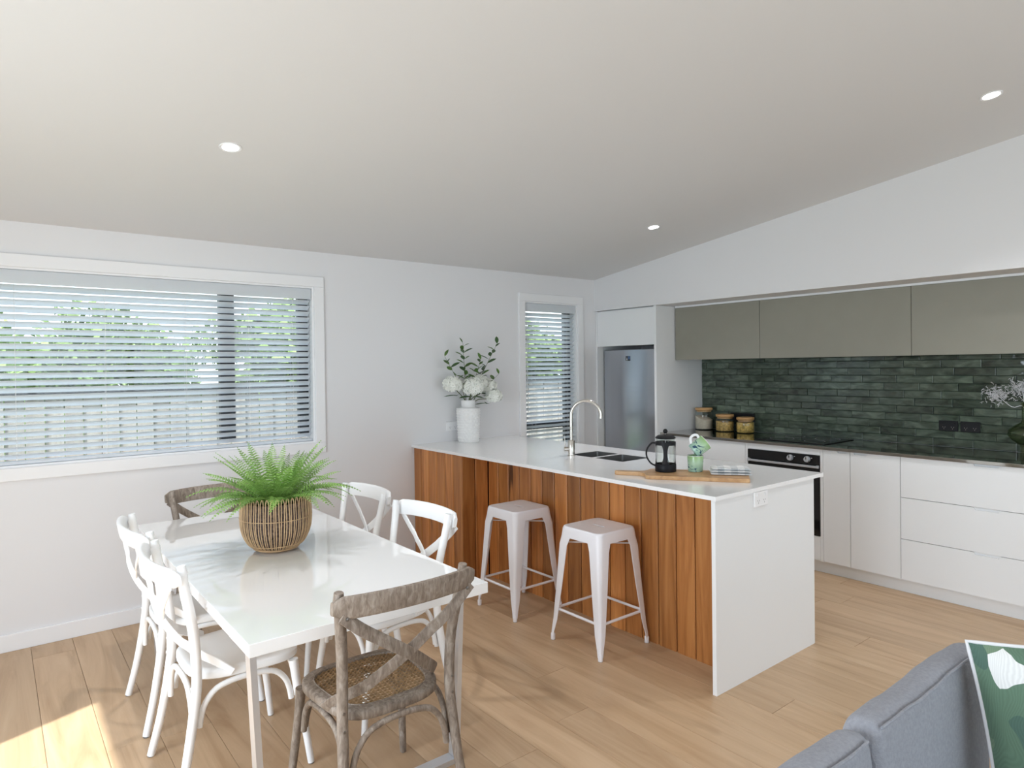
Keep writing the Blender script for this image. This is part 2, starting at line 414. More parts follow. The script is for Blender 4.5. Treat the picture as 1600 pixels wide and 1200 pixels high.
# ceiling (raked)
cm = MB(); t = .12
cm.add([(XL-.1,YN-.2,cz(YN-.2)),(XR+.1,YN-.2,cz(YN-.2)),(XR+.1,YF+.25,cz(YF+.25)),(XL-.1,YF+.25,cz(YF+.25)),
        (XL-.1,YN-.2,cz(YN-.2)+t),(XR+.1,YN-.2,cz(YN-.2)+t),(XR+.1,YF+.25,cz(YF+.25)+t),(XL-.1,YF+.25,cz(YF+.25)+t)],
       [(0,3,2,1),(4,5,6,7),(0,1,5,4),(1,2,6,5),(2,3,7,6),(3,0,4,7)])
struct(cm.build('ceiling', 'ceiling'), 'raked white ceiling')
# far wall with two window openings
W1 = (-.42, 1.767, .985, 2.072); W2 = (3.672, 4.312, .50, 2.074)
def wall_holes(xs0, xs1, z0, z1, holes, y0, y1):
    mb = MB(); xs = sorted({xs0, xs1, *[h[0] for h in holes], *[h[1] for h in holes]}); zs = sorted({z0, z1, *[h[2] for h in holes], *[h[3] for h in holes]})
    for a, b in zip(xs, xs[1:]):
        for c, d in zip(zs, zs[1:]):
            if not any(h[0]-1e-6 <= a and b <= h[1]+1e-6 and h[2]-1e-6 <= c and d <= h[3]+1e-6 for h in holes): mb.box(a, b, y0, y1, c, d)
    return mb
struct(wall_holes(XL-.12, XR+.12, -.1, 2.36, [W1, W2], YF, YF+.14).build('wall_far', 'wall'), 'white wall with the two blinds')
# left wall with sliding door opening ; near wall with glazed doors ; right wall
def wall_x(holes, x0, x1, ys, ztop):
    mb = wall_holes(ys[0], ys[1], -.1, 2.36, holes, 0, 1)
    mb.v = [(x0+(x1-x0)*v[1], v[0], v[2]) for v in mb.v]
    a, b = ys
    mb.add([(x0,a,2.36),(x1,a,2.36),(x1,b,2.36),(x0,b,2.36),(x0,a,cz(a)+.02),(x1,a,cz(a)+.02),(x1,b,cz(b)+.02),(x0,b,cz(b)+.02)],
           [(0,3,2,1),(4,5,6,7),(0,1,5,4),(1,2,6,5),(2,3,7,6),(3,0,4,7)])
    return mb
struct(wall_x([(.2, 2.80, 0, 2.13)], XL-.12, XL, (YN-.12, YF), 3).build('wall_left', 'wall'))
wr = struct(wall_x([], XR, XR+.12, (YN-.12, YF+.14), 3).build('wall_right', 'wall'), 'white wall behind the kitchen run')
nb = wall_holes(XL-.12, XR+.12, -.1, 3.29, [(-.8, 4.2, 0, 2.35)], YN-.12, YN)
struct(nb.build('wall_near', 'wall'))
# black framed glazing in the two off-camera openings
def glazing(name, label, axis, pos, a0, a1, z1, n):
    e = sempty(name, label)
    def bb(nm_, mt, p0, p1, u0, u1, v0, v1):
        return bx(nm_, mt, e, *((p0, p1, u0, u1) if axis == 'x' else (u0, u1, p0, p1)), v0, v1)
    w = (a1-a0)/n
    for k in range(n):
        u0, u1 = a0+k*w, a0+(k+1)*w
        for q in ((u0, u0+.05, 0, z1), (u1-.05, u1, 0, z1), (u0+.05, u1-.05, z1-.06, z1), (u0+.05, u1-.05, 0, .08)):
            bb('door_frame', 'blackframe', pos-.02, pos+.02, *q)
        bb('door_pane', 'glass', pos-.003, pos+.003, u0+.05, u1-.05, .08, z1-.06)
    return e
glazing('door_1', 'black framed sliding glass door', 'x', XL-.06, .2, 2.80, 2.13, 2)
glazing('door_2', 'black framed wide glass doors', 'y', YN-.06, -.8, 4.2, 2.35, 4)
# bulkhead above the kitchen run
XB = 4.546
bm_ = MB(); zb = 2.021
bm_.add([(XB,YN,zb),(XR,YN,zb),(XR,YF,zb),(XB,YF,zb),(XB,YN,cz(YN)+.02),(XR,YN,cz(YN)+.02),(XR,YF,cz(YF)+.02),(XB,YF,cz(YF)+.02)],
        [(0,3,2,1),(4,5,6,7),(0,1,5,4),(1,2,6,5),(2,3,7,6),(3,0,4,7)])
struct(bm_.build('wall_bulkhead', 'wall'), 'white bulkhead above the overhead cabinets')
# skirting
struct(MB().box(XL, 2.53, YF-.014, YF, 0, .093).build('baseboard_far', 'trim', None, False, .004))
struct(MB().box(XL, XL+.014, 2.80, YF-.014, 0, .093).build('baseboard_left', 'trim', None, False, .004))
struct(MB().box(3.46, 4.546, YF-.014, YF, 0, .093).build('baseboard_far_2', 'trim', None, False, .004))

# ------------------------------------------------------------------ windows with architrave, frame, glass
def window(name, label, w, mull, transom=None):
    e = sempty(name, label); x0, x1, z0, z1 = w; a = .07; y = YF
    bx('architrave', 'trim', e, x0-a, x1+a, y-.018, y, z1, z1+a, .004)
    bx('architrave', 'trim', e, x0-a, x1+a, y-.018, y, z0-a, z0, .004)
    bx('architrave', 'trim', e, x0-a, x0, y-.018, y, z0, z1, .004)
    bx('architrave', 'trim', e, x1, x1+a, y-.018, y, z0, z1, .004)
    # white timber reveal
    r = MB(); r.box(x0, x0+.012, y, y+.14, z0, z1).box(x1-.012, x1, y, y+.14, z0, z1).box(x0+.012, x1-.012, y, y+.14, z1-.012, z1).box(x0+.012, x1-.012, y, y+.14, z0, z0+.012)
    r.build('reveal', 'trim', e)
    X0, X1, Z0, Z1 = x0+.012, x1-.012, z0+.012, z1-.012; ya, yb = y+.085, y+.125
    bx('frame_head', 'blackframe', e, X0, X1, ya, yb, Z1-.05, Z1); bx('frame_sill', 'blackframe', e, X0, X1, ya, yb, Z0, Z0+.014)
    bx('frame_jamb', 'blackframe', e, X0, X0+.06, ya, yb, Z0+.04, Z1-.05); bx('frame_jamb', 'blackframe', e, X1-.068, X1, ya, yb, Z0+.04, Z1-.05)
    xs = [X0+.06]
    for m0, m1 in mull:
        bx('mullion', 'blackframe', e, m0, m1, ya-.01, yb, Z0+.04, Z1-.05); xs += [m0, m1]
    xs.append(X1-.068)
    for i in range(0, len(xs), 2):
        if transom:
            bx('transom', 'blackframe', e, xs[i], xs[i+1], ya, yb, *transom)
            bx('pane', 'glass', e, xs[i], xs[i+1], ya+.02, ya+.024, Z0+.04, transom[0]); bx('pane', 'glass', e, xs[i], xs[i+1], ya+.02, ya+.024, transom[1], Z1-.05)
        else: bx('pane', 'glass', e, xs[i], xs[i+1], ya+.02, ya+.024, Z0+.04, Z1-.05)
    return e
window('window_1', 'wide white framed window', W1, [(1.165, 1.257)])
window('window_2', 'narrow white framed window beside the fridge cupboard', W2, [], (.93, .995))
def blind(label, w, pitch, tilt, cords, zbot):
    x0, x1, z0, z1 = w; x0 += .016; x1 -= .016
    t_ = thing('venetian_blind', label, 'blind', ((x0+x1)/2, YF+.035, zbot), 0, 'white venetian blinds')
    ox, oy, oz = (x0+x1)/2, YF+.035, zbot
    hw = (x1-x0)/2
    MB().box(-hw, hw, -.034, -.022, z1-.088-oz, z1-.014-oz).build('valance', 'slat', t_, False, .003)
    MB().box(-hw, hw, -.02, .03, z1-.06-oz, z1-.014-oz).build('headrail', 'slat', t_)
    # one slat: shallow curved strip, room edge up
    wd = .050; sm = MB(); n = 4; vs = []
    for sgn, off in ((1, .0013), (-1, -.0013)):
        for xx in (-hw+.004, hw-.004):
            for k in range(n+1):
                u = -wd/2+wd*k/n; zz = .0035*(1-(2*u/wd)**2)+off
                vs.append((xx, u*math.cos(tilt)+zz*math.sin(tilt), -u*math.sin(tilt)+zz*math.cos(tilt)))
    m1 = n+1; fs = []
    for k in range(n):
        fs.append((k, m1+k, m1+k+1, k+1)); fs.append((2*m1+k, 2*m1+k+1, 3*m1+k+1, 3*m1+k))
    fs += [(0, 2*m1, 3*m1, m1), (n, m1+n, 3*m1+n, 2*m1+n)]
    fs += [tuple([k for k in range(m1)]+[2*m1+k for k in reversed(range(m1))]), tuple([m1+k for k in reversed(range(m1))]+[3*m1+k for k in range(m1)])]
    me = sm.add(vs, fs).mesh('slat', 'slat')
    z = .04
    while z < z1-.095-oz:
        link('slat', me, t_, (0, 0, z)); z += pitch
    MB().box(-hw+.004, hw-.004, -.024, .024, 0, .016).build('bottom_rail', 'slat', t_, False, .003)
    for c in cords:
        for yy in (-.025, .025): MB().tube([(c-ox, yy, .01), (c-ox, yy, z1-.06-oz)], .0009, 5).build('ladder_cord', 'cord', t_)
    return t_
blind('white venetian blind across the wide window behind the table', W1, .0402, math.radians(33), [-.2, .1, .52, .95, 1.33, 1.62], 1.000)
blind('white venetian blind in the narrow window by the fridge', W2, .0402, math.radians(31), [3.80, 4.19], .515)
MB().tube([(3.70, YF+.002, 1.95), (3.70, YF-.003, 1.1)], .003, 6).build('blind_wand', 'cord', None)
tag(bpy.data.objects['blind_wand'], 'thin clear tilt wand hanging at the narrow window blind', 'blind wand')

# ------------------------------------------------------------------ outside
struct(MB().box(-25, 40, YF+.14, 60, -.5, -.35).build('ground', 'lawn'))
struct(MB().box(-30, XL-.12, -30, YF+.14, -.5, -.12).build('ground_side', 'lawn'))
fe = thing('paling_fence', 'weathered grey timber paling fence outside the windows', 'fence', (0, 7.5, -.35))
pm = MB().box(-.071, .071, -.010, .010, 0, 1.66).mesh('paling', 'fence')
for k in range(64):
    link('paling', pm, fe, (-1.5+.1505*k, 0.012*(k % 2), random.uniform(-.006, .006)))
MB().box(-1.6, 8.2, -.045, -.012, 1.62, 1.70).build('top_rail', 'fencerail', fe)
MB().box(-1.6, 8.2, .024, .06, .5, .58).build('back_rail', 'fencerail', fe)
# trees stand in two staggered rows and a taller row further back
def tree(x, y, h, rx, seed, label):
    rn = random.Random(seed)
    t_ = thing('tree', label, 'tree', (x, y, -.35), 0, 'trees beyond the fence')
    MB().tube(spline([(0,0,0), (.05,0,h*.3), (-.05,.05,h*.7)]), [.10-.07*i/16 for i in range(17)], 8).build('trunk', 'bark', t_, True)
    mb = MB(); cl = [(rn.uniform(-.6,.6)*rx, rn.uniform(-.5,.5)*rx, h*(.28+.60*rn.random()), rx*rn.uniform(.35,.6)) for _ in range(9)]
    for _ in range(4200):
        c = rn.choice(cl); d = Vector((rn.gauss(0,1), rn.gauss(0,1), rn.gauss(0,1))).normalized()*c[3]*rn.uniform(.5,1)
        p = Vector(c[:3])+Vector((d.x, d.y, d.z*.8)); a = Vector((rn.gauss(0,1), rn.gauss(0,1), rn.gauss(0,1))).normalized(); b = a.orthogonal().normalized()
        l = rn.uniform(.07,.15); mb.add([p-a*l, p+b*l*.45, p+a*l, p-b*l*.45], [(0,1,2,3)])
    mb.build('foliage', 'treeleaf', t_)['kind'] = 'stuff'
tree(-.6, 10.5, 3.4, 1.5, 1, 'bushy green tree beyond the fence, seen through the wide blind')
tree(1.6, 14.2, 3.4, 1.6, 2, 'broad pale green tree beyond the fence behind the blind mullion')
tree(3.7, 10.2, 2.6, 1.4, 3, 'low rounded green tree beyond the fence towards the plain wall')
tree(6.0, 14.2, 3.4, 1.5, 4, 'tall green tree beyond the fence between the two windows')
tree(8.6, 10.6, 2.6, 1.5, 5, 'spreading green tree beyond the fence seen through the narrow blind')

tree(-1.6, 19.5, 3.3, 2.2, 6, 'distant rounded green tree far beyond the fence, in line with the wide blind')
tree(3.6, 19.5, 3.2, 2.2, 7, 'distant rounded green tree far beyond the fence, in line with the blind mullion')
tree(8.8, 19.5, 3.3, 2.2, 8, 'distant rounded green tree far beyond the fence, in line with the vase')
# ------------------------------------------------------------------ splashback tiles (parts of the kitchen wall)
ZC = .908
MB().box(XR-.004, XR, -.2, 3.70, ZC, 1.545).build('grout_bed', 'grout', wr)
TW, TH = .2400, .0548
tcache = {}
def tile_mesh(w, h):
    k = (round(w,3), round(h,3))
    if k not in tcache:
        g = .0013; b = .003; a, c = w/2-g, h/2-g
        tcache[k] = MB().add([(0,-a,-c),(0,a,-c),(0,a,c),(0,-a,c),(-.006,-a,-c),(-.006,a,-c),(-.006,a,c),(-.006,-a,c),
            (-.008,-a+b,-c+b),(-.008,a-b,-c+b),(-.008,a-b,c-b),(-.008,-a+b,c-b)],
            [(0,4,5,1),(1,5,6,2),(2,6,7,3),(3,7,4,0),(4,8,9,5),(5,9,10,6),(6,10,11,7),(7,11,8,4),(8,11,10,9)]).mesh('tile', 'tile')
    return tcache[k]
row = 0; z = ZC
while z < 1.540:
    h = min(TH, 1.543-z); off = [0, .5, .17, .67][row % 4]*TW+random.uniform(-.01, .01)
    y = 3.70+off-TW
    y1 = 3.70
    ys = [3.70]; yy = 3.70-off if off > .03 else 3.70-TW
    while yy > -.2: ys.append(yy); yy -= TW
    ys.append(-.2)
    for a, b in zip(ys, ys[1:]):
        if a-b > .015:
            o = link('tile', tile_mesh(a-b, h), wr, (XR-.004, (a+b)/2, z+h/2)); o.rotation_euler = (0, random.uniform(-.02,.02), random.uniform(-.010,.010))
    z += TH; row += 1

# ------------------------------------------------------------------ kitchen run
XF = 4.600   # door faces
def cabinet(name, label, y0, y1, doors, cat='cabinet', group='white base cabinets of the kitchen run', zt=.886):
    t_ = thing(name, label, cat, (XF+.02, (y0+y1)/2, .09), 0, group); cy = (y0+y1)/2; h = (y1-y0)/2
    MB().box(.0, .57, -h+.001, h-.001, 0, zt-.09).build('carcass', 'cab', t_)
    g = .0018
    for d in doors:
        nm_, a0, a1, z0, z1, notch = d
        a0 -= cy; a1 -= cy; z0 -= .09; z1 -= .09
        if notch:
            # front with a shallow finger scoop cut in the top edge
            na, nb2, dp = notch[0]-cy, notch[1]-cy, .016
            poly = [(a0+g, z0+g), (a1-g, z0+g), (a1-g, z1-g), (nb2+.008, z1-g), (nb2, z1-dp), (na, z1-dp), (na-.008, z1-g), (a0+g, z1-g)]
            mb = MB().prism(poly, 0, .018); mb.v = [(-.02+v[2], v[0], v[1]) for v in mb.v]
            f = mb.build(nm_, 'cab', t_)
            MB().box(-.008, -.001, na-.006, nb2+.006, z1-dp-.004, z1-g).build('finger_pull', 'cab', f)
        else:
            MB().box(-.02, -.002, a0+g, a1-g, z0+g, z1-g).build(nm_, 'cab', t_, False, .0012)
    return t_
cabinet('base_cabinet', 'white base cabinet below the glass jars, left of the oven', 2.885, 3.70, [('door', 2.885, 3.29, .09, .886, None), ('door', 3.29, 3.70, .09, .886, None)])
cabinet('base_cabinet', 'narrow white single-door base cabinet right beside the oven', 2.088, 2.275, [('door', 2.088, 2.275, .09, .886, (2.115, 2.17))])
cabinet('base_cabinet', 'white single-door base cabinet beside the wide drawers', 1.770, 2.088, [('door', 1.770, 2.088, .09, .886, (1.98, 2.06))])
cabinet('drawer_cabinet', 'wide white cabinet of three stacked drawers with finger pulls', .83, 1.77,
        [('drawer', .83, 1.77, .09, .354, (1.24, 1.36)), ('drawer', .83, 1.77, .354, .623, (1.24, 1.36)), ('drawer', .83, 1.77, .623, .886, (1.24, 1.36))], 'cabinet')
cabinet('base_cabinet', 'white two-door base cabinet at the open end past the drawers', -.2, .83, [('door', -.2, .315, .09, .886, None), ('door', .315, .83, .09, .886, None)])
# oven housing : stiles, top rail, bottom drawer ; the oven itself is a separate appliance
oc = thing('oven_cabinet', 'white oven housing with slim surround and bottom drawer', 'cabinet', (XF+.02, 2.58, .09), 0, 'white base cabinets of the kitchen run')
MB().box(-.02, .56, .283, .304, 0, .796).build('side_panel', 'cab', oc); MB().box(-.02, .56, -.304, -.285, 0, .796).build('side_panel', 'cab', oc)
MB().box(-.02, .0, -.2835, .2815, .752, .796).build('top_rail', 'cab', oc); MB().box(-.02, -.002, -.2835, .2815, .002, .172).build('drawer', 'cab', oc, False, .0012)
MB().box(.0, .56, -.2835, .2815, .0, .172).build('drawer_box', 'cab', oc)
ov = thing('oven', 'black glass built-in oven with two round knobs', 'oven', (XF, 2.579, .264))
MB().box(.012, .54, -.279, .279, 0, .576).build('body', 'black', ov)
MB().box(-.008, .012, -.281, .281, .508, .576).build('control_panel', 'blackglass', ov, False, .002)
MB().box(-.004, .012, -.281, .281, .0, .480).build('door', 'blackglass', ov, False, .002)
MB().box(-.028, -.012, -.279, .279, .486, .502).build('handle', 'silver', ov, False, .003)
for yy in (-.268, .268): MB().box(-.014, .0, yy-.008, yy+.008, .484, .504).build('handle_bracket', 'silver', ov)
for yy in (-.068, -.196):
    kb = MB().lathe([(.016, 0), (.0225, .002), (.0225, .010), (.019, .022), (.018, .024)], 24); kb.v = [(-.008-v[2], yy+v[0], .543+v[1]) for v in kb.v]
    k_ = kb.build('knob', 'silver', ov, True)
    MB().box(-.036, -.031, yy-.002, yy+.002, .543, .561).build('knob_pointer', 'black', k_)
    MB().box(-.0095, -.008, yy-.034, yy-.026, .551, .555).build('knob_mark', 'outlet', ov)
tag(MB().box(4.645, 4.66, -.2, 3.708, 0, .0885).build('toe_kick', 'cab', None), 'long white toe kick board along the floor below the kitchen cabinets', 'plinth')
tag(MB().box(4.586, XR-.012, -.2, 3.708, .8865, ZC-.001).build('countertop', 'bench', None, False, .0015), 'reflective stainless steel benchtop running below the green tiles', 'countertop')
hb = thing('cooktop', 'flat black glass cooktop let into the steel bench', 'cooktop', (4.93, 2.58, ZC))
MB().box(-.235, .215, -.275, .275, .0, .005).build('glass_top', 'blackglass', hb, False, .0015)
for px, py, r in ((-.1, .13, .085), (-.1, -.13, .07), (.1, .13, .07), (.1, -.13, .085)):
    MB().lathe([(r, .0051), (r+.002, .0054), (r+.004, .0051)], 40, px, py, False).build('burner_ring', 'fridge_side', hb)
# overhead cabinets
for i, (a, b, lab) in enumerate(((2.876, 3.70, 'sage grey overhead cabinet beside the tall fridge panel'), (1.774, 2.876, 'wide sage grey overhead cabinet above the cooktop'), (.67, 1.774, 'wide sage grey overhead cabinet above the glass vase'), (-.2, .67, 'sage grey overhead cabinet at the open end of the kitchen'))):
    o_ = thing('overhead_cabinet', lab, 'cabinet', (4.80, (a+b)/2, 1.541), 0, 'sage overhead cabinets'); h = (b-a)/2
    MB().box(.02, .384, -h+.0005, h-.0005, .004, .462).build('carcass', 'sage', o_)
    MB().box(.0, .0185, -h+.0016, h-.0016, 0, .462).build('door', 'sage', o_, False, .001)
    MB().box(.004, .03, -h, h, .4635, .479).build('filler_strip', 'cab', o_)  # pale filler strip between cabinet top and bulkhead
# fridge housing
fc = thing('fridge_cupboard', 'tall white fridge surround with a cupboard door on top', 'cabinet', (4.56, 4.08, 0))
MB().box(-.014, .638, -.372, -.348, 0, 2.019).build('side_panel', 'cab', fc, False, .001)
MB().box(-.0, .638, .352, .370, 0, 2.019).build('side_panel', 'cab', fc)
MB().box(.03, .638, -.347, .351, 1.69, 2.019).build('carcass', 'cab', fc)
MB().box(.002, .022, -.344, .350, 1.679, 2.010).build('door', 'cab', fc, False, .0015)
fr = thing('refrigerator', 'stainless steel upright fridge with a small sticker', 'fridge', (4.63, 4.080, 0))
MB().box(.055, .56, -.305, .318, .04, 1.64).build('body', 'fridge_side', fr, False, .004)
MB().box(.0, .05, -.318, .330, .62, 1.644).build('door', 'fridge', fr, True, .010)
MB().box(.0, .05, -.318, .330, .06, .61).build('freezer_door', 'fridge', fr, True, .010)
for yy in (-.25, .25): MB().box(.08, .14, yy-.03, yy+.03, 0, .04).build('foot', 'black', fr)
st = MB().box(-.0008, .0, .0, .056, 1.540, 1.584).build('sticker', 'blackframe', fr)
MB().box(-.0012, -.0008, .002, .027, 1.553, 1.582).build('sticker_blue', 'outlet', st).data.materials[0] = plain('sticker_blue_ink', (.06, .13, .30), .4)
tri = MB().add([(-.0012,.034,1.545),(-.0012,.046,1.545),(-.0012,.040,1.574)], [(0,1,2)]).build('sticker_mark', 'outlet', st)

# ------------------------------------------------------------------ power outlets
def outlet(label, loc, rz, mat, group=None):
    # local: plate faces -Y
    t_ = thing('power_outlet', label, 'outlet', loc, rz, group)
    MB().box(-.058, .058, -.009, 0, -.036, .036).build('plate', mat, t_, False, .003)
    for s in (-1, 1):
        MB().box(s*.036-.006, s*.036+.006, -.013, -.009, .012, .026).build('switch', mat, t_, False, .0015)
        m_ = MB()
        for dx, a in ((-.007, .5), (.007, -.5), (0, 0)):
            zc_ = -.008 if a else -.019
            m_.add([(s*.026+dx+q[0]*math.cos(a)-q[1]*math.sin(a), -.0094, zc_+q[0]*math.sin(a)+q[1]*math.cos(a)) for q in ((-.0012,-.004),(.0012,-.004),(.0012,.004),(-.0012,.004))], [(0,1,2,3)])
        m_.build('socket_slots', 'rubber' if mat == 'outlet' else 'screw', t_)
    return t_
outlet('white double power outlet on the island end panel', (2.905, 1.7465, .848), 0, 'outlet')
outlet('white double power outlet low on the wall behind the flower vase', (2.905, YF, 1.027), 0, 'outlet')
outlet('black double power outlet on the tiles behind the pasta jar', (XR-.013, 3.338, 1.03), -PI/2, 'black')
outlet('black double power outlet on the tiles behind the golden cereal jar', (XR-.013, 3.215, 1.03), -PI/2, 'black')
outlet('black double power outlet on the tiles, nearer the cooktop', (XR-.013, 1.685, 1.052), -PI/2, 'black')
outlet('black double power outlet on the tiles, nearer the green glass vase', (XR-.013, 1.555, 1.052), -PI/2, 'black')

# ------------------------------------------------------------------ island
IZ = .905
isl = thing('kitchen_island', 'kitchen island base clad in orange-brown timber boards with white end panel', 'island', (2.78, 3.1, 0))
def ipart(name, mat, x0, x1, y0, y1, z0, z1, bevel=0): return MB().box(x0-2.78, x1-2.78, y0-3.1, y1-3.1, z0, z1).build(name, mat, isl, False, bevel)
ipart('end_panel', 'cab', 2.540, 3.43, 1.747, 1.768, 0, .885, .001)
ipart('carcass', 'clad_back', 2.80, 3.40, 1.770, 3.79, 0, .70)
ipart('carcass_top_front', 'clad_back', 2.80, 2.83, 1.770, 3.79, .70, .884)
ipart('kitchen_front', 'cab', 3.402, 3.42, 1.770, 4.452, .09, .884)
ipart('corner_box', 'clad_back', 2.570, 3.40, 3.82, 4.452, 0, .884)
bw = .1175
def board(axis, u, fixed, w, z1=.8845):
    g = .0026; b = .0055; a = w/2-g
    mb = MB().add([(-a,0,0),(a,0,0),(a,0,z1),(-a,0,z1),(-a,-.016,0),(a,-.016,0),(a,-.016,z1),(-a,-.016,z1),(-a+b,-.020,0),(a-b,-.020,0),(a-b,-.020,z1),(-a+b,-.020,z1)],
        [(0,4,5,1),(1,5,6,2),(3,2,6,7),(3,7,4,0),(4,8,9,5),(5,9,10,6),(6,10,11,7),(7,11,8,4),(8,11,10,9)])
    key = (round(w,3),)
    o = link('board', bcache.setdefault(key, mb.mesh('board', 'clad')), isl)
    if axis == 'y': o.location = (fixed-2.78, u-3.1, 0); o.rotation_euler = (0,0,-PI/2)
    else: o.location = (u-2.78, fixed-3.1, 0)
    return o
bcache = {}
y = 3.7955
while y > 1.78:
    w = min(bw, y-1.769); board('y', y-w/2, 2.797, w); y -= w
y = 4.452; wl = (4.452-3.795)/6
for k in range(6): board('y', y-wl/2-.0, 2.568, wl); y -= wl
xw = (2.777-2.548)/2
for k in range(2): board('x', 2.549+xw*(k+.5), 3.815, xw)
# worktop with cut-outs for the two bowls
def slab(xs, ys, z0, z1, holes):
    mb = MB(); nx, ny = len(xs)-1, len(ys)-1; solid = lambda i, j: 0 <= i < nx and 0 <= j < ny and (i, j) not in holes
    for i in range(nx):
        for j in range(ny):
            if not solid(i, j): continue
            a, b, c, d = xs[i], xs[i+1], ys[j], ys[j+1]
            mb.add([(a,c,z1),(b,c,z1),(b,d,z1),(a,d,z1)], [(0,1,2,3)]); mb.add([(a,c,z0),(b,c,z0),(b,d,z0),(a,d,z0)], [(3,2,1,0)])
            if not solid(i-1,j): mb.add([(a,c,z0),(a,d,z0),(a,d,z1),(a,c,z1)], [(3,2,1,0)])
            if not solid(i+1,j): mb.add([(b,c,z0),(b,d,z0),(b,d,z1),(b,c,z1)], [(0,1,2,3)])
            if not solid(i,j-1): mb.add([(a,c,z0),(b,c,z0),(b,c,z1),(a,c,z1)], [(0,1,2,3)])
            if not solid(i,j+1): mb.add([(a,d,z0),(b,d,z0),(b,d,z1),(a,d,z1)], [(3,2,1,0)])
    return mb
SX = (3.035, 3.295); SB = (2.745, 2.985); SA = (3.012, 3.215)
tag(slab([2.530, SX[0], SX[1], 3.516], [1.737, SB[0], SB[1], SA[0], SA[1], 4.4525], .8855, IZ, {(1,1), (1,3)}).build('island_worktop', 'quartz', None), 'white stone worktop of the island with the double sink', 'countertop')
sk = thing('sink', 'double bowl stainless steel sink let into the island worktop', 'sink', (3.165, 2.98, .70))
for (a, b), nm_ in ((SA, 'bowl'), (SB, 'bowl')):
    mb = MB(); x0, x1, y0, y1 = SX[0]+.0008-3.165, SX[1]-.0008-3.165, a+.0008-2.98, b-.0008-2.98; zt, zb_ = .2045, .012
    po = rrect(x0, x1, y0, y1, .003, 4); pi = rrect(x0+.003, x1-.003, y0+.003, y1-.003, .012, 4); n = len(po)
    vs = [(p[0],p[1],zt) for p in po]+[(p[0],p[1],zb_-.004) for p in po]+[(p[0],p[1],zt) for p in pi]+[(p[0],p[1],zb_) for p in pi]
    fs = [(i,(i+1)%n,n+(i+1)%n,n+i)[::-1] for i in range(n)]+[(2*n+i,2*n+(i+1)%n,3*n+(i+1)%n,3*n+i) for i in range(n)]+[(i,(i+1)%n,2*n+(i+1)%n,2*n+i) for i in range(n)]
    fs += [tuple(n+i for i in range(n)), tuple(3*n+i for i in reversed(range(n)))]
    bo = mb.add(vs, fs).build('bowl', 'steel', sk)
    MB().lathe([(.0, .0125), (.026, .0125), (.03, .0155), (.034, .0125)], 20, (x0+x1)/2, (y0+y1)/2, False).build('drain', 'silver', bo, True)
fa = thing('faucet', 'brushed nickel gooseneck tap with side lever on the island', 'tap', (2.999, 3.162, IZ))
MB().lathe([(.026,0),(.026,.004),(.0225,.006),(.0225,.10),(.021,.102),(.012,.103)], 24).build('body', 'tap', fa, True)
du = Vector((.66, -.75, 0)); pts = [(0,0,.10),(0,0,.18),(0,0,.265)]
for k in range(1, 13):
    a = PI*k/12*1.06; r = .098; p = du*(r-r*math.cos(a)); pts.append((p.x, p.y, .265+r*math.sin(a)))
MB().tube(spline(pts, 3), .0105, 12).build('spout', 'tap', fa, True)
hd = MB().tube([(0,0,.045), (-.055*.75,.055*.5,.045)], .014, 14).build('lever_base', 'tap', fa, True)
MB().tube([(-.045*.75,.045*.5,.05), (-.050*.75,.050*.5,.13)], .003, 8).build('lever', 'tap', hd, True)

